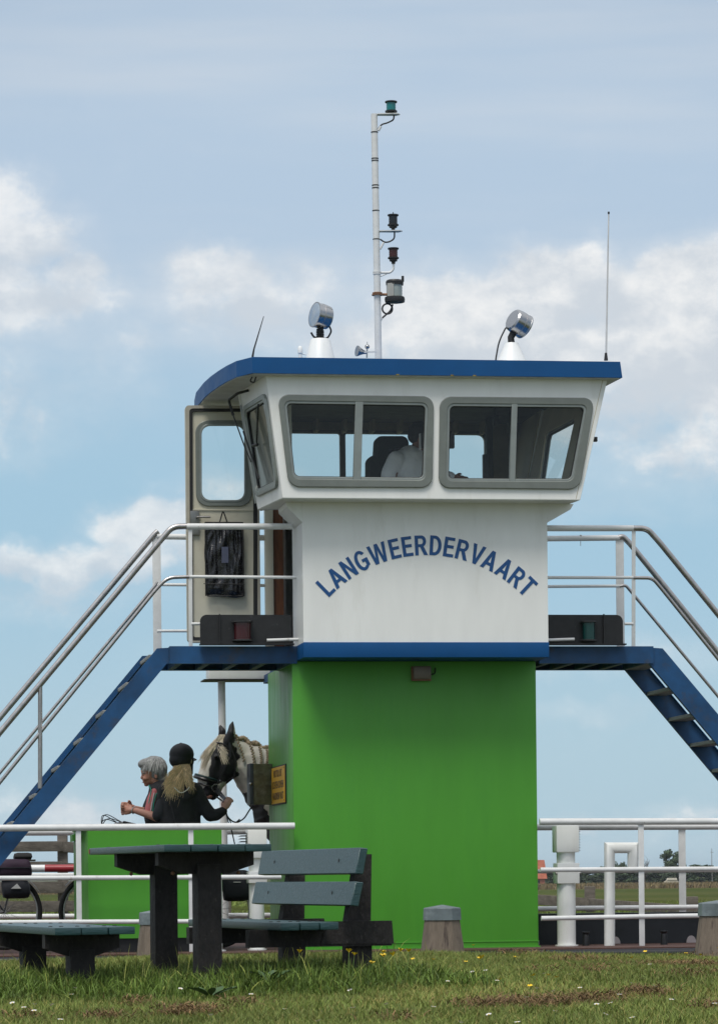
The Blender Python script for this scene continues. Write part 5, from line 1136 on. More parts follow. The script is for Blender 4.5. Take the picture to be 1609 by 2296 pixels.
DA = [(398, 2213), (160, 2213), (158, 2227), (30, 2243), (70, 2247), (118, 2247), (52, 2255), (75, 2262), (470, 2272), (775, 2216), (790, 2215), (1000, 2200), (1195, 2212), (1245, 2218), (1300, 2213), (1385, 2228), (1404, 2203), (1455, 2208), (1335, 2249), (1375, 2246), (1338, 2269), (1272, 2187), (1220, 2185), (1110, 2199), (1100, 2270), (1240, 2265), (870, 2245), (790, 2255), (965, 2254), (1455, 2165), (1600, 2250), (1420, 2280), (1160, 2290), (640, 2258), (560, 2225), (720, 2285), (1020, 2288), (1180, 2232), (1060, 2180), (1088, 2178), (1500, 2240), (130, 2285)]
BU = [(662, 2132, 1), (772, 2128, 1), (778, 2138, 1), (845, 2134, 1), (858, 2141, 1), (880, 2129, 1), (898, 2133, 1), (904, 2130, 1), (820, 2157, 1), (815, 2150, 0), (930, 2148, 0), (970, 2152, 0), (1040, 2158, 0), (1146, 2146, 0), (1206, 2184, 0), (1222, 2186, 0), (1188, 2205, 0), (1130, 2193, 0), (1240, 2190, 0), (1445, 2130, 0), (1502, 2140, 0), (1535, 2137, 0), (1560, 2138, 0), (1610, 2123, 0), (1425, 2146, 0), (1062, 2107, 0), (500, 2190, 0), (1085, 2148, 1), (1092, 2144, 1)]
random.seed(21)
for pts, proto, hh in ((DA, fx, .062), (BU, bx, .150)):
    for i, it in enumerate(pts):
        px, py = it[:2]; hor_ = HY - ROLL * (px - CX); s_ = 1.0
        if pts is BU and it[2]: Y_ = 16.75 + (i % 4) * .12; s_ = max(.7, min(1.6, (EYE - (py - hor_) * Y_ / FPX) / hh)) if True else 1
        else:
            s_ = .62 if pts is BU else 1.0; Y_ = (EYE - hh * s_) * FPX / (py - hor_)
        Y_ = min(Y_, 25.2); X_ = (px - CX) / FPX * Y_
        zone = 'near the left edge' if px < 120 else 'below the left bench' if px < 300 else 'in front of the table legs' if px < 480 else 'left of the backrest bench' if px < 700 else 'below the backrest bench' if px < 870 else 'left of the middle bollard' if px < 960 else 'right below the bollard' if px < 1120 else 'right of the middle bollard' if px < 1260 else 'below the vent pipes' if px < 1400 else 'near the right edge'
        row = 'close to the bank edge' if py < 2165 else 'in the middle of the lawn' if py < 2235 else 'at the bottom of the photo'
        o = proto if i == 0 else dup(proto, (0, 0, 0), 0, ''); o['label'] = ('white daisy ' if pts is DA else 'yellow buttercup ') + zone + ', ' + row
        o.location = (X_, Y_, gz(X_, Y_) * .3 - .002); o.rotation_euler = (random.uniform(-.45, .1), random.uniform(-.2, .2), random.uniform(0, 6)); fl = 1.2 if pts is BU and it[2] else .95; o.scale = (fl, fl, s_)
# broad docks in the long grass
DOCK = mat('dock_leaf', (.05, .10, .03), .5, var=.25, vscale=10)
for i, (px, py, Y_, lab) in enumerate([(620, 2138, 17.6, 'broad leaved dock between the table leg and the backrest bench'), (470, 2207, 16.2, 'broad flat leaf plant in front of the near table leg'), (600, 2150, 16.9, 'grey green dock leaves low in the long grass')]):
    hor_ = HY - ROLL * (px - CX); z = EYE - (py - hor_) * Y_ / FPX; t = thing('dock_plant', lab, 'plant', ((px - CX) / FPX * Y_, Y_, 0), random.uniform(0, 6), 'broad leaved weeds in the long grass')
    for k in range(7):
        a = k * 2.4 + i; l = random.uniform(.06, .11); w = l * .5; b = MB(); n = 6; rows = []
        for j in range(n + 1):
            s = j / n; r = .02 + l * s; zz_ = max(.02, z * .55) * math.sin(min(1.5, .6 + s)) + .02 * s; ww = w * math.sin(math.pi * (.08 + .9 * s)) * .5
            c0 = Vector((math.cos(a) * r, math.sin(a) * r, zz_)); sd_ = Vector((-math.sin(a), math.cos(a), .15)); rows.append((b.bm.verts.new(c0 - sd_ * ww), b.bm.verts.new(c0 - Vector((0, 0, .006))), b.bm.verts.new(c0 + sd_ * ww)))
        for r0, r1 in zip(rows, rows[1:]): b.bm.faces.new((r0[0], r0[1], r1[1], r1[0])); b.bm.faces.new((r0[1], r0[2], r1[2], r1[1]))
        b.build('leaf', DOCK, t, smooth=True)
# ------------------------------------------------------------------ bicycles and their bags
BK = mat('bicycle_black', (.012, .012, .014), .35, spec=.6); TYRE = mat('tyre_rubber', (.014, .014, .014), .75); RIM = mat('rim_silver', (.4, .4, .4), .3, metal=.8)
def bicycle(px_rear, v, label):
    """side view, front wheel towards the left end of the ferry; local x runs from rear hub backwards"""
    c = F(px_rear, 2040, v); t = thing('bicycle', label, 'bicycle', W(c.x, v, DZ), TH, 'bicycles on the ferry deck')
    r = .345
    for x, nm in ((0, 'wheel'), (-1.06, 'wheel')):
        b = MB(); b.torus((x, 0, r), (0, 1, 0), r - .02, .021, 56, 10); w = b.build(nm, TYRE, t, smooth=True)
        b = MB(); b.torus((x, 0, r), (0, 1, 0), r - .045, .010, 56, 6); b.build('rim', RIM, w)
        b = MB()
        for k in range(24): a = 2 * math.pi * k / 24; b.tube([(x + .018 * math.cos(a + 1.2 * (-1) ** k), .02 * (-1) ** k, r + .018 * math.sin(a + 1.2 * (-1) ** k)), (x + (r - .045) * math.cos(a), 0, r + (r - .045) * math.sin(a))], .0012, 4, False)
        b.lathe((x, -.04, r), [(.02, 0), (.02, .08)], (0, 1, 0), 10); b.build('spokes', RIM, w)
    for x, a0, a1 in ((0, .9, 3.4), (-1.06, 1.0, 3.0)):
        b = MB(); n = 20; rows = []
        for k in range(n + 1):
            a = a0 - .95 + (a1 - a0 + .4) * k / n
            rows.append([b.bm.verts.new((x + (r + .022) * math.cos(a), y_, r + (r + .022 - abs(y_) * .3) * math.sin(a))) for y_ in (-.03, -.015, 0, .015, .03)])
        for p, q in zip(rows, rows[1:]):
            for k in range(4): b.bm.faces.new((p[k], p[k + 1], q[k + 1], q[k]))
        b.build('mudguard', BK, t, smooth=True)
    bb_, st_, hd, hl = (-.43, 0, .28), (-.60 + .30, 0, .80), (-.90, 0, .84), (-.935, 0, .72); st_ = (-.26, 0, .83)
    b = MB(); b.tube([bb_, st_], .017, 10); b.tube([(-.29, 0, .74), hd], .017, 10); b.tube([bb_, hl], .019, 10); b.tube([hd, hl], .021, 10)
    for s in (-1, 1): b.tube([bb_, (0, .05 * s, r)], .010, 8); b.tube([(0, .05 * s, r), (-.28, .01 * s, .76)], .008, 8); b.tube([hl, (-1.0, .045 * s, .6), (-1.06, .05 * s, r)], .012, 8)
    b.build('bicycle_frame', BK, t)
    b = MB(); b.tube([hd, (-.885, 0, 1.0)], .013, 8); b.tube(arcpts([(-.74, -.29, 1.02), (-.86, -.24, 1.05), (-.90, -.05, 1.03), (-.90, .05, 1.03), (-.86, .24, 1.05), (-.74, .29, 1.02)], .05), .012, 8); hb = b.build('handlebar', RIM, t)
    b = MB(); b.tube([(-.73, -.292, 1.018), (-.84, -.25, 1.045)], .017, 8); b.tube([(-.73, .292, 1.018), (-.84, .25, 1.045)], .017, 8); b.build('grip', TYRE, hb)
    b = MB()
    for s in (-1, 1): b.tube(arcpts([(-.83, .24 * s, 1.04), (-.98, .2 * s, 1.10), (-1.03, .08 * s, 1.0), (-.95, .0, .86)], .08, 8), .004, 6); b.tube(arcpts([(-.82, .25 * s, 1.03), (-1.0, .16 * s, 1.14), (-1.02, .02 * s, 1.04), (-.95, .01, .8)], .08, 8), .004, 6)
    b.build('brake_cable', BK, hb); hb.location.z = .085
    b = MB(); b.tube([(-.885, 0, .98), (-.885, 0, 1.10)], .013, 8); b.build('handlebar_stem', BK, t)
    b = MB(); b.box((-1.0, -.035, .90), (-.93, .035, .96), .01); b.build('front_lamp', BK, t)
    b = MB(); b.sphere((-.20, 0, .93), (.13, .075, .035), 2); b.sphere((-.32, 0, .925), (.09, .03, .03), 2); b.tube([st_, (-.24, 0, .9)], .013, 8); b.build('saddle', BK, t)
    b = MB(); b.tube([(-.2, -.05, .72), (.16, -.06, .72), (.16, .06, .72), (-.2, .05, .72)], .006, 6); b.tube([(.1, -.06, .72), (0, -.06, r)], .005, 6); b.tube([(.1, .06, .72), (0, .06, r)], .005, 6); b.build('luggage_rack', BK, t)
    b = MB(); b.torus((-.43, -.05, .28), (0, 1, 0), .095, .006, 30, 5); b.tube([(-.43, -.07, .28), (-.33, -.08, .16)], .010, 8); b.box((-.37, -.16, .145), (-.29, -.08, .165), .004); b.tube([(-.43, .07, .28), (-.53, .08, .40)], .010, 8); b.box((-.57, .08, .39), (-.49, .16, .41), .004); b.build('crank', BK, t)
    return t
bicycle(9, 2.25, 'black bicycle at the left edge carrying a purple bag and a pannier')
bicycle(484, 1.72, 'black bicycle behind the green locker that the woman leans on')
def bag(name, label, x0, y0, x1, y1, v, depth, m, cat='bag', bev=.035, group=None):
    a_, c_ = F(x0, y1, v), F(x1, y0, v); t = thing(name, label, cat, W((a_.x + c_.x) / 2, v, a_.z), TH, group); w, h = (c_.x - a_.x), c_.z - a_.z
    b = MB(); b.box((-w / 2, -.0, 0), (w / 2, depth, h), min(bev, w * .3)); bmesh.ops.subdivide_edges(b.bm, edges=[e_ for e_ in b.bm.edges if e_.calc_length() > .08], cuts=5, use_grid_fill=True)
    for vv in b.bm.verts:
        p = vv.co; k = math.sin(p.x * 19 + p.z * 7) * math.sin(p.z * 23 + 1); vv.co.y += -.022 * math.sin(math.pi * min(1, max(0, p.z / h))) * (1 if p.y < depth / 2 else -1) + .006 * k; vv.co.x += .008 * math.sin(p.z * 26)
    b.build('bag_body', m, t, smooth=50); return t, w, h
PUR = mat('dark_purple_fabric', (.030, .012, .030), .75, bump=.3, bscale=40, var=.3); NAVY = mat('navy_black_fabric', (.010, .012, .020), .7, bump=.3, bscale=40, var=.3)
t, w, h = bag('rack_bag', 'dark purple bag on the rack of the leftmost bicycle', -6, 1926, 70, 1972, 2.1, .26, PUR, bev=.045)
b = MB(); b.box((-w / 2 + .01, -.03, h * .52), (w / 2 - .01, -.012, h * .58), .003); b.build('zip_flap', NAVY, t)
t, w, h = bag('pannier', 'black pannier with a small white triangle below the purple bag', 4, 1972, 67, 2016, 2.12, .15, NAVY, bev=.05, group='bicycle panniers')
b = MB(); cx_ = .01; b.prism([(-.055 + cx_, -.034, h * .52), (.035 + cx_, -.034, h * .52), (-.0 + cx_, -.034, h * .78)], (0, .012, 0)); b.build('triangle_logo', mat('reflective_white', (.62, .62, .62), .3), t)
t, w, h = bag('rolled_jacket', 'dark rolled jacket strapped on top of the purple bag', 30, 1912, 71, 1931, 2.15, .2, mat('dark_grey_cloth', (.022, .022, .022), .85, bump=.4, bscale=30), 'jacket', .035)
b = MB(); b.box((w / 2 - .06, -.01, -.004), (w / 2 + .035, .12, .012), .004); b.build('cap_peak', mat('olive_cloth', (.05, .045, .03), .8), t)
t, w, h = bag('pannier', 'navy pannier seen between the white post and the white vent', 500, 1951, 560, 2022, 1.56, .13, NAVY, bev=.05, group='bicycle panniers')
b = MB(); b.box((-.03, -.035, h * .60), (.035, -.026, h * .625)); b.build('stripe_logo', mat('reflective_white', (.62, .62, .62), .3), t)

# ------------------------------------------------------------------ people
SKIN = mat('skin', (.48, .26, .19), .5, var=.10, vscale=20); SKIN2 = mat('weathered_skin', (.46, .22, .155), .5, var=.12, vscale=20)
LIP = mat('lips', (.30, .10, .085), .5)
def hand(w, d, s, n, curl=.9, size=1.0, r=.0085):
    """palm, four fingers and thumb; d along the hand, s towards the thumb, n the side the fingers close on"""
    d, s, n = Vector(d).normalized(), Vector(s), Vector(n); s = (s - d * s.dot(d)).normalized(); n = (n - d * n.dot(d) - s * n.dot(s)).normalized(); w = Vector(w)
    pr = [('ch', [w, w + d * .045 * size, w + d * .085 * size], [.023 * size, .026 * size, .022 * size]), ('c', w + d * .04 * size + s * .022 * size, w + d * .085 * size + s * .028 * size, .015 * size, .013 * size), ('c', w + d * .04 * size - s * .022 * size, w + d * .08 * size - s * .030 * size, .015 * size, .012 * size)]
    for k, (o, L) in enumerate(((.030, .9), (.010, 1.0), (-.011, .94), (-.031, .76))):
        p = w + d * .088 * size + s * o * size; a = .25 * curl; pts = [p]
        for l in (.040, .026, .020):
            p = p + (d * math.cos(a) + n * math.sin(a)) * l * L * size; pts.append(p); a += curl
        pr.append(('ch', pts, [r * 1.05, r, r * .95, r * .85]))
    p = w + d * .028 * size + s * .032 * size; q = p + (d * .6 + s * .55 + n * .35).normalized() * .036 * size; q2 = q + (d * .7 + n * .7).normalized() * .030 * size
    pr.append(('ch', [p, q, q2], [r * 1.5, r * 1.2, r])); return pr

# the woman leaning on the handlebar, seen from her left
YW = 30.1
def J(px, py, dy=0.0): return P(px, py, YW + dy)
head = [('e', J(346, 1722, 0), (.096, .078, .100)), ('e', J(333, 1735, 0), (.066, .062, .085)), ('e', J(334, 1749, 0), (.052, .048, .042)), ('c', J(322.5, 1735, 0), J(317.5, 1744.5, 0), .012, .0135), ('c', J(319.5, 1730, -.03), J(319.5, 1730, .03), .016, .016),
        ('e', J(326, 1742, -.035), (.03, .028, .028)), ('e', J(326, 1742, .035), (.03, .028, .028)), ('c', J(321.5, 1750.5, -.016), J(321.5, 1750.5, .016), .010, .010), ('c', J(322.5, 1753.5, -.014), J(322.5, 1753.5, .014), .009, .009), ('e', J(328, 1759, 0), (.022, .024, .018)),
        ('e', J(351, 1740, -.077), (.016, .010, .030)), ('e', J(351, 1740, .077), (.016, .010, .030)), ('c', J(348, 1745, 0), J(361, 1774, .02), .056, .062)]
body = head + [('ch', [J(361, 1778, 0), J(366, 1815, 0), J(376, 1860, 0), J(380, 1885, 0)], [.11, .135, .13, .14]),
        ('ch', [J(370, 1783, -.17), J(352, 1833, -.21), J(300, 1817, -.06)], [.055, .043, .027]), ('ch', [J(350, 1784, .17), J(330, 1822, .2), J(296, 1812, .03)], [.052, .042, .026]),
        ('ch', [J(382, 1888, -.09), J(374, 1985, -.10), J(378, 2078, -.09), J(364, 2083, -.09)], [.092, .062, .045, .04]), ('ch', [J(382, 1888, .09), J(386, 1985, .10), J(392, 2076, .09), J(378, 2081, .09)], [.092, .062, .045, .04])]
body += hand(J(300, 1817, -.06), J(278, 1818, -.03) - J(300, 1817, -.06), (0, .2, 1), (0, 1, -.5), 1.0) + hand(J(298, 1810, .03), J(277, 1808, -.02) - J(298, 1810, .03), (0, -.2, 1), (0, -1, -.5), 1.0)
wo = blob('person', body, .0065, SKIN2, None, 3); tag(wo, 'grey haired woman in a dark jacket looking down and leaning on a handlebar', 'person')
b = MB(); b.sphere(J(323.5, 1734.5, -.046), (.010, .008, .006), 2); b.build('eye', mat('eye_dark', (.04, .03, .03), .2), wo)
b = MB(); b.tube([J(321, 1752, -.026), J(318.6, 1752, 0), J(321, 1752, .026)], .004, 6); b.build('mouth', LIP, wo)
b = MB(); b.tube([J(320, 1730.5, -.044), J(324, 1729, -.058), J(329, 1730, -.062)], .004, 6); b.build('eyebrow', mat('grey_brow', (.22, .2, .18), .8), wo)
JK = mat('dark_jacket', (.016, .017, .021), .8, var=.35, vscale=8, bump=.5, bscale=22); TEAL = mat('teal_piping', (.02, .28, .20), .6); PINK = mat('pink_shirt', (.55, .16, .17), .8, var=.15)
jk = blob('jacket', [('ch', [J(363, 1779, 0), J(368, 1812, 0), J(378, 1860, 0), J(380, 1872, 0)], [.132, .158, .150, .152]), ('ch', [J(373, 1785, -.15), J(371, 1798, -.19), J(356, 1829, -.215)], [.085, .076, .064]), ('ch', [J(351, 1783, .15), J(343, 1795, .19), J(333, 1812, .2)], [.080, .070, .060]), ('ch', [J(342, 1795, .02), J(338, 1825, .02), J(346, 1850, .0)], [.06, .07, .08]),
        ('ch', [J(371, 1757, .03), J(374, 1765, -.05), J(362, 1775, -.10), J(340, 1768, -.085), J(336, 1762, -.03)], [.020, .026, .028, .022, .016])], .009, JK, wo, 3)
sh = blob('shirt', [('ch', [J(347, 1775, -.085), J(340, 1795, -.105), J(335, 1818, -.105), J(336, 1828, -.10)], [.040, .045, .046, .04])], .008, PINK, wo, 2)
b = MB(); b.tube([J(334, 1761, -.07), J(339, 1772, -.12), J(335, 1795, -.145), J(329.5, 1822, -.13)], .0055, 6); b.tube([J(356, 1776, -.15), J(350, 1781, -.16), J(345, 1800, -.17), J(342, 1824, -.165)], .0055, 6); b.build('zip_piping', TEAL, jk)
b = MB(); b.tube([J(346, 1778, -.135), J(341, 1800, -.157), J(337, 1824, -.155)], .005, 6); b.build('lanyard', mat('white_lanyard', (.6, .58, .58), .6), sh)
c = J(297.5, 1816.5, -.055); d = (J(352, 1833, -.21) - J(300, 1817, -.06)).normalized(); b = MB(); b.torus(c + d * .012, d, .030, .0055, 24, 6); b.build('bracelet', mat('silver_bracelet', (.7, .7, .7), .2, metal=.6), wo)
blob('trousers', [('ch', [J(380, 1868, 0), J(381, 1890, 0)], [.145, .150]), ('ch', [J(382, 1888, -.09), J(374, 1985, -.10), J(378, 2072, -.09)], [.108, .075, .062]), ('ch', [J(382, 1888, .09), J(386, 1985, .10), J(392, 2070, .09)], [.108, .075, .062])], .012, mat('grey_trousers', (.05, .05, .06), .85), wo, 3)
blob('shoes', [('c', J(380, 2079, -.09), J(360, 2083, -.09), .048, .040), ('c', J(394, 2077, .09), J(374, 2081, .09), .048, .040)], .009, BLACK, wo, 2)
GH = mat('grey_hair', (.40, .40, .39), .65, var=.2, vscale=14, attr='tint')
hb_ = blob('hair', [('e', J(350, 1717, 0), (.108, .092, .094)), ('e', J(357, 1730, 0), (.088, .088, .100)), ('e', J(334, 1709, 0), (.078, .070, .050)), ('e', J(364, 1748, 0), (.050, .06, .06))], .008, mat('grey_hair_base', (.27, .27, .265), .8, var=.3, vscale=30, bump=.8, bscale=60), wo, 3)
st = []
def onell(c, r, th, ph): return Vector(c) + Vector((r[0] * math.cos(ph) * math.cos(th), r[1] * math.sin(ph) * 1.0, r[2] * math.cos(ph) * math.sin(th)))
crown_ = J(356, 1704, 0)
for k in range(620):
    th = random.uniform(-.9, 3.9); ph = random.gauss(-.45, .55)
    if ph > .9 or ph < -1.45: continue
    c = J(350, 1722, 0); r = (.113, .098, .108); p0 = onell(c, r, th, ph)
    if (p0.x < J(330, 0).x and p0.z < J(0, 1722).z): continue
    if p0.x < J(343, 0).x and p0.z < J(0, 1738).z: continue
    d = (p0 - crown_); d = d - (p0 - Vector(c)).normalized() * d.dot((p0 - Vector(c)).normalized()); d.normalize(); L = random.uniform(.035, .075); pts = []
    q = p0.copy()
    for j in range(5): pts.append(q.copy()); q = q + d * L / 4; e_ = q - Vector(c); q = Vector(c) + e_ * (1 / math.sqrt((e_.x / r[0]) ** 2 + (e_.y / r[1]) ** 2 + (e_.z / r[2]) ** 2)) * (1 + .03 * j); d.z -= .05
    st.append((pts, random.uniform(.7, 1.3)))
ribbons('hair_strands', st, .0055, GH, hb_, .5)

# she bows her head
pv = J(354, 1752, 0)
for o in [wo] + [c for c in wo.children_recursive if c.name.split('.')[0] in ('hair', 'hair_strands', 'eye', 'mouth', 'eyebrow')]:
    vs2 = o.data.vertices; n = len(vs2); co = np.empty(n * 3, np.float32); vs2.foreach_get('co', co); co = co.reshape(-1, 3)
    w_ = np.clip((co[:, 2] - (pv.z - .06)) / .10, 0, 1); ph = R(-9) * w_; x, z = co[:, 0] - pv.x, co[:, 2] - pv.z
    if o is wo: far_ = (co[:, 0] < J(305, 0).x); ph = np.where(far_, 0, ph)
    co[:, 0], co[:, 2] = pv.x + x * np.cos(ph) + z * np.sin(ph), pv.z - x * np.sin(ph) + z * np.cos(ph); vs2.foreach_set('co', co.ravel()); o.data.update()

# the girl with the riding helmet, back towards us, right hand on the reins
YG = 29.9
def G(px, py, dy=0.0): return P(px, py, YG + dy)
body = [('e', G(408, 1698, .01), (.08, .095, .11)), ('e', G(414, 1710, .05), (.055, .06, .07)), ('c', G(407, 1715, 0), G(405, 1752, 0), .052, .056), ('c', G(418, 1712, .11), G(420, 1717, .125), .012, .012), ('e', G(427, 1706, .02), (.012, .014, .028)),
        ('ch', [G(404, 1772, 0), G(403, 1800, 0), G(402, 1840, 0), G(402, 1880, 0)], [.12, .13, .115, .14]), ('c', G(375, 1768, 0), G(434, 1768, 0), .06, .06),
        ('ch', [G(436, 1770, 0), G(471, 1828, -.02), G(502, 1817, -.02)], [.058, .045, .030]), ('ch', [G(373, 1770, 0), G(363, 1830, .06), G(385, 1850, .24)], [.056, .043, .028]),
        ('ch', [G(388, 1885, 0), G(386, 1985, 0), G(388, 2074, .02), G(390, 2082, .14)], [.095, .062, .045, .036]), ('ch', [G(417, 1885, 0), G(419, 1985, 0), G(420, 2074, .02), G(424, 2082, .14)], [.095, .062, .045, .036])]
body += hand(G(502, 1817, -.02), (.5, -.1, 1.0), (-1, .3, .3), (.3, 1, 0), 1.25, .95) + hand(G(385, 1850, .24), (.7, .7, 0), (0, 0, 1), (1, -.5, 0), .9, .95)
gi = blob('person', body, .007, SKIN, None, 3); tag(gi, 'girl in black riding helmet with long blonde hair holding the reins', 'person')
HOOD = mat('black_hoodie', (.017, .017, .019), .9, var=.35, vscale=7, bump=.7, bscale=16)
hd_ = blob('hoodie', [('ch', [G(404, 1776, 0), G(402, 1800, 0), G(402, 1830, 0), G(402, 1870, 0)], [.150, .165, .158, .172]), ('c', G(376, 1790, 0), G(376, 1850, 0), .078, .085), ('c', G(428, 1790, 0), G(430, 1860, 0), .078, .085), ('c', G(376, 1772, 0), G(432, 1772, 0), .078, .078),
        ('ch', [G(437, 1773, 0), G(455, 1805, -.01), G(471, 1828, -.02), G(484, 1828, -.02), G(500, 1819, -.02)], [.074, .064, .062, .055, .042]), ('ch', [G(371, 1774, 0), G(363, 1830, .06), G(383, 1848, .22)], [.074, .062, .042]),
        ('ch', [G(380, 1768, -.05), G(392, 1785, -.12), G(412, 1790, -.13), G(432, 1775, -.08)], [.030, .045, .048, .034]), ('c', G(388, 1778, -.08), G(424, 1775, -.10), .05, .05)], .009, HOOD, gi, 3)
b = MB(); b.tube([G(382, 1800, -.16), G(390, 1832, -.165), G(396, 1860, -.16)], .004, 6); b.build('seam', BLACK, hd_)
blob('trousers', [('c', G(402, 1868, 0), G(402, 1886, 0), .155, .155), ('ch', [G(388, 1885, 0), G(386, 1985, 0), G(388, 2066, .02)], [.105, .07, .055]), ('ch', [G(417, 1885, 0), G(419, 1985, 0), G(420, 2066, .02)], [.105, .07, .055])], .012, mat('dark_breeches', (.03, .03, .035), .85), gi, 3)
blob('boots', [('ch', [G(386, 2000, 0), G(388, 2076, .02), G(390, 2081, .15)], [.068, .055, .042]), ('ch', [G(419, 2000, 0), G(420, 2076, .02), G(424, 2081, .15)], [.068, .055, .042])], .010, BLACK, gi, 3)
HEL = mat('velvet_helmet', (.007, .007, .010), .7, var=.2)
he = blob('helmet', [('e', G(407, 1692, .01), (.113, .128, .103)), ('e', G(405, 1704, 0), (.106, .120, .085)), ('e', G(413, 1707, .03), (.09, .1, .075))], .008, HEL, gi, 3)
b = MB(); b.sphere(G(405.5, 1667.5, .01), (.014, .014, .008), 2); b.build('helmet_button', HEL, he)
b = MB(); b.prism([G(426, 1697, .10), G(438, 1703, .13), G(441, 1704.3, .12), G(438, 1706.5, .07), G(428, 1706, .03)], (0, .0, .007)); b.build('helmet_peak', HEL, he)
b = MB(); b.tube(arcpts([G(421, 1708, -.06), G(428, 1722, -.02), G(430, 1735, .05), G(424, 1742, .08)], .02), .012, 6); b.tube([G(431, 1700, .02), G(430, 1735, .05)], .010, 6); b.build('chin_strap', BLACK, he)
b = MB(); b.sphere(G(428.5, 1707.5, -.035), (.010, .010, .022), 2); b.build('helmet_vent', mat('tan_ear_pad', (.34, .27, .16), .6), he)
BLO = mat('blonde_hair', (.66, .48, .25), .5, var=.25, vscale=20, attr='tint', spec=.6)
hb2 = blob('hair', [('ch', [G(409, 1722, -.02), G(404, 1742, -.06), G(397, 1762, -.10)], [.076, .066, .048])], .009, mat('blonde_base', (.23, .15, .06), .8, var=.35, vscale=40), gi, 3)
st = []
for k in range(900):
    s = random.uniform(-1, 1); t_ = random.random(); x0 = 409 + s * 17; y0 = 1717 + random.uniform(-4, 6)
    if random.random() < .45: xe, ye = 368 + random.gauss(7, 3.5) + s * 5, 1766 + random.gauss(0, 11)
    elif random.random() < .6: xe, ye = 392 + s * 12 + random.gauss(0, 4), 1770 + random.gauss(0, 12)
    else: xe, ye = 424 + random.gauss(4, 4), 1757 + random.gauss(0, 11)
    dpt = -.085 * math.sqrt(max(0, 1 - (s * .9) ** 2)) - .01; xm = (x0 * .62 + xe * .38) + (3 if xe > 415 else -2); ym = (y0 + ye) / 2 - 2
    p0, p1, p2 = G(x0, y0, dpt), G(xm, ym, dpt - .045 - random.uniform(0, .02)), G(xe, ye, -.165 - random.uniform(0, .025)); pts = [(1 - t) ** 2 * p0 + 2 * t * (1 - t) * p1 + t * t * p2 for t in [j / 8 for j in range(9)]]
    st.append((pts, random.uniform(.6, 1.4)))
ribbons('hair_strands', st, .0050, BLO, hb2, .32)
b = MB(); b.tube(arcpts([G(390.5, 1766, -.205), G(405, 1780, -.215), G(420, 1772, -.205), G(430, 1757, -.14), G(433, 1747, -.06)], .06), .0042, 6); b.build('white_cord', mat('white_cord', (.62, .60, .52), .6), hd_)

# the ferryman in his seat
YCp = 29.15
def K(px, py, dy=0.0): return P(px, py, YCp + dy)
SK3 = mat('tanned_skin', (.22, .10, .065), .55)
body = [('e', K(943, 975, 0), (.095, .078, .108)), ('e', K(953, 990, 0), (.062, .058, .075)), ('c', K(965, 985, 0), K(969, 993, 0), .012, .014), ('e', K(938, 988, -.08), (.014, .010, .028)), ('c', K(938, 995, 0), K(932, 1018, 0), .055, .062), ('e', K(957, 1006, 0), (.03, .035, .025)), ('c', K(964, 999, -.015), K(964, 999, .015), .010, .010),
        ('ch', [K(920, 1035, 0), K(915, 1075, 0), K(905, 1130, 0), K(903, 1160, 0)], [.13, .14, .14, .15]), ('ch', [K(885, 1030, -.14), K(872, 1095, -.2), K(935, 1110, -.2)], [.055, .045, .03]), ('ch', [K(950, 1030, .14), K(985, 1065, .2), K(1015, 1072, .15)], [.055, .045, .03]),
        ('ch', [K(900, 1165, -.09), K(985, 1160, -.1), K(985, 1270, -.1), K(1005, 1278, -.1)], [.09, .065, .05, .04]), ('ch', [K(900, 1165, .09), K(985, 1160, .1), K(985, 1270, .1), K(1005, 1278, .1)], [.09, .065, .05, .04])]
body += hand(K(935, 1110, -.2), (1, 0, 0), (0, .3, 1), (0, 1, -.3), .8) + hand(K(1015, 1072, .15), (1, -.1, -.2), (0, -.3, 1), (0, -.6, -1), .8)
cp = blob('person', body, .008, SK3, None, 3); tag(cp, 'ferryman in a white shirt sitting inside the wheelhouse', 'person')
shm = mat('white_uniform_shirt', (.85, .85, .87), .8, var=.06, bump=.5, bscale=16)
sh = blob('shirt', [('ch', [K(920, 1035, 0), K(915, 1075, 0), K(906, 1125, 0), K(903, 1155, 0)], [.150, .165, .16, .165]), ('ch', [K(888, 1030, -.12), K(872, 1060, -.17), K(868, 1095, -.2)], [.078, .07, .066]), ('ch', [K(950, 1028, .13), K(985, 1065, .2), K(1010, 1070, .16)], [.07, .06, .05]), ('c', K(900, 1022, -.06), K(945, 1022, .06), .06, .06),
        ('ch', [K(918, 1008, -.07), K(930, 1020, -.10), K(945, 1024, -.06)], [.016, .018, .014])], .009, shm, cp, 3)
b = MB(); b.bar(K(872, 1009.5, -.13), K(896, 1003, -.11), .05, .012, bev=.004); b.build('epaulette', mat('black_epaulette', (.012, .010, .014), .7), sh)
blob('trousers', [('c', K(903, 1155, 0), K(902, 1165, 0), .16, .155), ('ch', [K(900, 1165, -.09), K(985, 1160, -.1), K(985, 1265, -.1)], [.1, .075, .06]), ('ch', [K(900, 1165, .09), K(985, 1160, .1), K(985, 1265, .1)], [.1, .075, .06])], .014, BLACK, cp, 2)
blob('hair', [('e', K(940, 966, 0), (.104, .09, .085)), ('e', K(932, 978, 0), (.075, .088, .07))], .009, mat('black_hair', (.012, .010, .010), .7, var=.3), cp, 3)

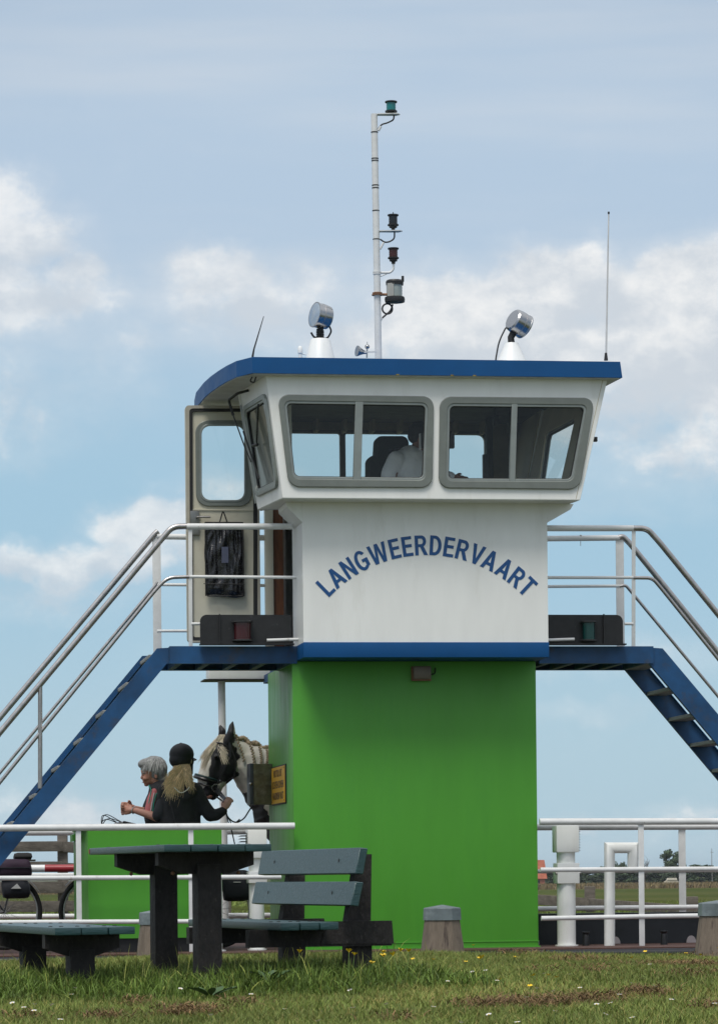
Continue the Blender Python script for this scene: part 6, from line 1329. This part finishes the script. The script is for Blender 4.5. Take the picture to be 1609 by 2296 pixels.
# ------------------------------------------------------------------ the horse
YH = 30.75
def Hh(x, y, dy=0.0):                                        # measured on an enlarged crop of the photo
    return P((330 + x * .2921) / 1.2784, (2030 + y * .2921) / 1.2784, YH + dy)
k_ = .000946
hp = [('c', Hh(1115, 320), Hh(1115, 370), .070, .09), ('e', Hh(1045, 440), (.120, .11, .13)), ('e', Hh(1085, 575), (.112, .085, .125)), ('ch', [Hh(1010, 430), Hh(955, 560), Hh(905, 690), Hh(905, 770), Hh(925, 830)], [.098, .105, .098, .082, .066]), ('e', Hh(1010, 640), (.105, .075, .10)), ('ch', [Hh(1080, 660), Hh(1000, 760), Hh(985, 830)], [.062, .058, .048]), ('e', Hh(905, 830, -.03), (.055, .045, .05)), ('e', Hh(905, 830, .03), (.055, .045, .05)), ('c', Hh(960, 870, -.01), Hh(985, 855, -.01), .036, .030),
      ('e', Hh(1000, 480, -.085), (.04, .03, .028)), ('e', Hh(900, 500, .085), (.03, .03, .03)),
      ('ch', [Hh(1140, 400, .06), Hh(1235, 480, .12), Hh(1370, 590, .14), Hh(1530, 690, .15), Hh(1680, 800, .15)], [.115, .155, .225, .285, .33]), ('ch', [Hh(1215, 600, .08), Hh(1330, 700, .12), Hh(1480, 820, .14)], [.10, .15, .22]),
      ('ch', [Hh(1640, 960, .14), Hh(1850, 960, .12), Hh(2300, 985, .10), Hh(2750, 940, .10), Hh(3050, 930, .10)], [.285, .34, .37, .34, .30]), ('c', Hh(1600, 1020, .14), Hh(1640, 1120, .14), .25, .22)]
zd = DZ
def leg(x, dy, hind=False):
    a = Hh(x, 1150, dy); kz = .50 if not hind else .56; out = []
    if not hind: pts = [a, Vector((a.x + .01, a.y, .62)), Vector((a.x - .01, a.y, .44)), Vector((a.x, a.y, .13)), Vector((a.x - .04, a.y, .03))]; rs = [.16, .085, .065, .05, .07]
    else: pts = [a + Vector((0, 0, .15)), Vector((a.x - .10, a.y, .80)), Vector((a.x + .14, a.y, .50)), Vector((a.x + .08, a.y, .13)), Vector((a.x + .03, a.y, .03))]; rs = [.24, .15, .07, .05, .07]
    return [('ch', pts, rs)]
hp += leg(1650, 0.0) + leg(1720, .30) + leg(2950, -.02, True) + leg(3080, .28, True)
for base_c, tip, r0, dy in (((1045, 275), (1032, 172), .040, .06), ((1108, 330), (1152, 140), .050, -.06)):
    b0, t0 = Hh(*base_c, dy), Hh(*tip, dy); m0 = b0.lerp(t0, .45) + Vector((.012, -.01, 0)); hp.append(('ch', [b0, m0, b0.lerp(t0, .8), t0], [r0 * .9, r0 * .85, r0 * .55, .012]))
ho = blob('horse', hp, .010, None, None, 4); tag(ho, 'black and white horse with braided mane standing behind the green tower', 'horse')
me = ho.data; n = len(me.vertices); co = np.empty(n * 3, np.float32); me.vertices.foreach_get('co', co); co = co.reshape(-1, 3)
inv_x = (((co[:, 0] / co[:, 1]) * FPX + CX - ROLL * (HY - 1750)) * 1.2784 - 330) / .2921; inv_y = ((HY - (co[:, 2] - EYE) / co[:, 1] * FPX - ROLL * (inv_x * 0 + 500 - CX)) * 1.2784 - 2030) / .2921
wob = 18 * np.sin(inv_y * .03) + 12 * np.sin(inv_y * .071 + inv_x * .02)
black = (inv_x < 1205 + wob - np.clip((430 - inv_y), 0, 300) * .28 - np.clip(inv_y - 640, 0, 300) * .9)
def segd(ax, ay, bx_, by_):
    dx_, dy_ = bx_ - ax, by_ - ay; t = np.clip(((inv_x - ax) * dx_ + (inv_y - ay) * dy_) / (dx_ ** 2 + dy_ ** 2), 0, 1); return np.hypot(inv_x - ax - t * dx_, inv_y - ay - t * dy_)
blaze = (segd(985, 300, 870, 520) < 30) | (segd(880, 520, 825, 740) < 66 + wob * .3)
black &= ~blaze
chest = (inv_x > 1230) & (inv_y > 835 + wob * 1.2 - np.clip(inv_x - 1330, 0, 200) * .1) & (inv_x < 1470 + wob + np.clip(inv_y - 950, 0, 400) * .35)
barrel = (np.sin(inv_x * .0042 + 1.3) + np.sin(inv_y * .006 + inv_x * .002) > .75) & (inv_x > 1750)
black |= (inv_y < 345) & (inv_x > 970) & (inv_x < 1172)
dark = black | chest | barrel
chin = (np.hypot(inv_x - 1075, (inv_y - 800)) < 75) | ((inv_x > 1010) & (inv_y > 745) & (inv_x < 1200) & (inv_y < 850)); dark &= ~(chin & (inv_x < 1230))
cols = np.ones((n, 4), np.float32); cols[:, :3] = np.where(dark[:, None], [.012, .011, .013], [.62, .58, .50])
ca = me.color_attributes.new('coat', 'FLOAT_COLOR', 'POINT'); ca.data.foreach_set('color', cols.ravel())
hm = mat('horse_coat', (1, 1, 1), .6, var=.10, vscale=9, attr='coat', bump=.2, bscale=40); me.materials.clear(); me.materials.append(hm)
b = MB(); b.sphere(Hh(985, 478, -.118), .014, 2); b.build('eye', mat('horse_eye', (.01, .006, .004), .08), ho)
b = MB(); b.sphere(Hh(925, 868, -.045), (.03, .02, .022), 2); b.build('lip', mat('pink_lip', (.30, .13, .09), .6), ho)
CREAMH = mat('cream_mane', (.60, .52, .39), .6, var=.2, attr='tint'); BRD = mat('braid_hair', (.36, .27, .18), .7, var=.4, vscale=40)
st = []
for k in range(750):
    s = random.random(); x0, y0 = 1050 + random.uniform(-30, 26), 266 + random.uniform(-6, 26)
    if s < .72: q_ = random.gauss(0, 1); xe, ye = 872 + q_ * 19, 590 + random.uniform(-130, 40); xm, ym = 952 + q_ * 15, 385 + q_ * 12 + random.uniform(-8, 25)
    else: q_ = random.gauss(0, 1); xe, ye = 1080 + q_ * 16, 500 + random.uniform(-110, 60); xm, ym = 1012 + q_ * 14, 370 + q_ * 6
    e1 = -.11 - random.uniform(0, .02)
    if s < .72: e1 = random.uniform(-.10, .02)
    p0, p1, p2 = Hh(x0, y0, random.uniform(-.05, .05)), Hh(xm, ym, -.10 if s >= .72 else random.uniform(-.14, -.02)), Hh(xe, ye, -.125 if s >= .72 else e1); pts = [(1 - t) ** 2 * p0 + 2 * t * (1 - t) * p1 + t * t * p2 for t in [j / 8 for j in range(9)]]
    st.append((pts, random.uniform(.6, 1.4)))
ribbons('forelock', st, .0052, CREAMH, ho, .35)
for (x0, y0, x1, y1) in ((1185, 290, 1262, 520), (1322, 345, 1362, 560), (1420, 388, 1428, 560), (1492, 412, 1482, 560), (1560, 440, 1560, 590)):
    b = MB(); n_ = 17
    for k in range(n_):
        t = k / (n_ - 1); x, y = x0 + (x1 - x0) * t + 10 * math.sin(t * 3), y0 + (y1 - y0) * t; s = (1 if k % 2 else -1)
        nk = .13 + .10 * min(1, max(0, (x - 1180) / 250)); dep = .12 * min(1, max(0, (x - 1140) / 160)) - nk * (.35 + .62 * math.sin(min(1.5, .3 + t * 1.3))) 
        b.sphere(Hh(x + s * 6, y, dep - .012), (.013 * (1 - .3 * t), .013, .010), 1)
    b.build('braid', BRD, ho, smooth=True)
b = MB()
for k in range(26):
    t = k / 25; x = 1175 + 420 * t; y = 272 + 165 * t + 14 * math.sin(k * .9) - 10; b.sphere(Hh(x, y + 14, .10 * min(1, t * 4) + random.uniform(-.02, .02)), (.030, .035, .026), 1)
b.build('mane_roll', BRD, ho, smooth=True)
# bridle
LEA = mat('black_leather', (.010, .010, .012), .35, spec=.6); GRL = mat('green_padding', (.01, .035, .035), .6)
br = thing('bridle', 'black leather bridle with looped reins on the horse head', 'bridle', (0, 0, 0))
ax = (Hh(905, 770) - Hh(955, 600)).normalized(); cn = Hh(893, 705, 0)
b = MB(); b.torus(cn, ax, .108, .017, 36, 8); nb = b.build('noseband', LEA, br); b = MB(); b.torus(cn - ax * .022, ax, .110, .010, 36, 8); b.build('noseband_pad', GRL, nb)
b = MB(); b.torus(Hh(905, 765, 0), ax, .093, .010, 32, 6); b.build('flash_strap', LEA, br)
b = MB(); b.tube([Hh(1120, 340, -.10), Hh(1130, 470, -.118), Hh(1060, 620, -.10), Hh(990, 770, -.085)], .009, 6); b.tube([Hh(1120, 350, -.10), Hh(1190, 540, -.09), Hh(1165, 680, -.06), Hh(1090, 740, -.03)], .008, 6); b.tube([Hh(1110, 380, -.11), Hh(1040, 345, -.115), Hh(980, 340, -.06)], .009, 6); b.build('cheek_strap', LEA, br)
b = MB(); b.torus(Hh(985, 785, -.095), (0, 1, .1), .034, .006, 28, 6); b.build('bit_ring', CHROME, br)
b = MB(); b.sphere(Hh(1105, 462, -.125), .009, 1); b.sphere(Hh(1030, 712, -.10), .010, 1); b.build('buckle', CHROME, br)
hx, hy = 1085, 950
b = MB(); hpnt = G(503, 1806, -.02)
b.tube([Hh(985, 810, -.10), Hh(1040, 870, -.3), hpnt + Vector((0, .03, .05)), hpnt], .010, 6); b.tube([Hh(1000, 790, -.10), Hh(1050, 850, -.3), hpnt + Vector((.01, .02, .06)), hpnt], .010, 6); b.tube([Hh(990, 870, -.08), Hh(1040, 905, -.3), hpnt + Vector((-.01, 0, .03))], .008, 6)
pts = [hpnt, G(508, 1830, -.02), G(521, 1843, .1), G(533, 1845, .3), G(548, 1835, .6), G(560, 1815, .8), Hh(1400, 900, -.14)]
b.tube(arcpts(pts, .08, 5), .007, 6); b.tube([G(528, 1846, .2), G(537, 1838, .25)], .007, 6)
b.tube([hpnt, G(511, 1842, -.02), G(519, 1862, .0), G(526, 1893, .02)], .0055, 6); b.tube([hpnt, G(510, 1832, 0), G(524, 1856, .1), G(545, 1860, .2)], .0055, 6); b.build('reins', LEA, br)

# ------------------------------------------------------------------ the hazy air
b = MB(); b.box((-1560, -34, -3.5), (1560, 4560, 16)); hz_ = b.build('haze', None, None, smooth=False); hz_['kind'] = 'stuff'; hz_['label'] = 'thin summer haze over the polder'; hz_['category'] = 'haze'
m = bpy.data.materials.new('haze'); m.use_nodes = True; t = m.node_tree; t.nodes.clear(); o_ = t.nodes.new('ShaderNodeOutputMaterial'); v_ = t.nodes.new('ShaderNodeVolumePrincipled')
v_.inputs['Color'].default_value = (.86, .92, 1, 1); v_.inputs['Density'].default_value = .00010; v_.inputs['Anisotropy'].default_value = .3; t.links.new(v_.outputs[0], o_.inputs['Volume'])
hz_.data.materials.clear(); hz_.data.materials.append(m)
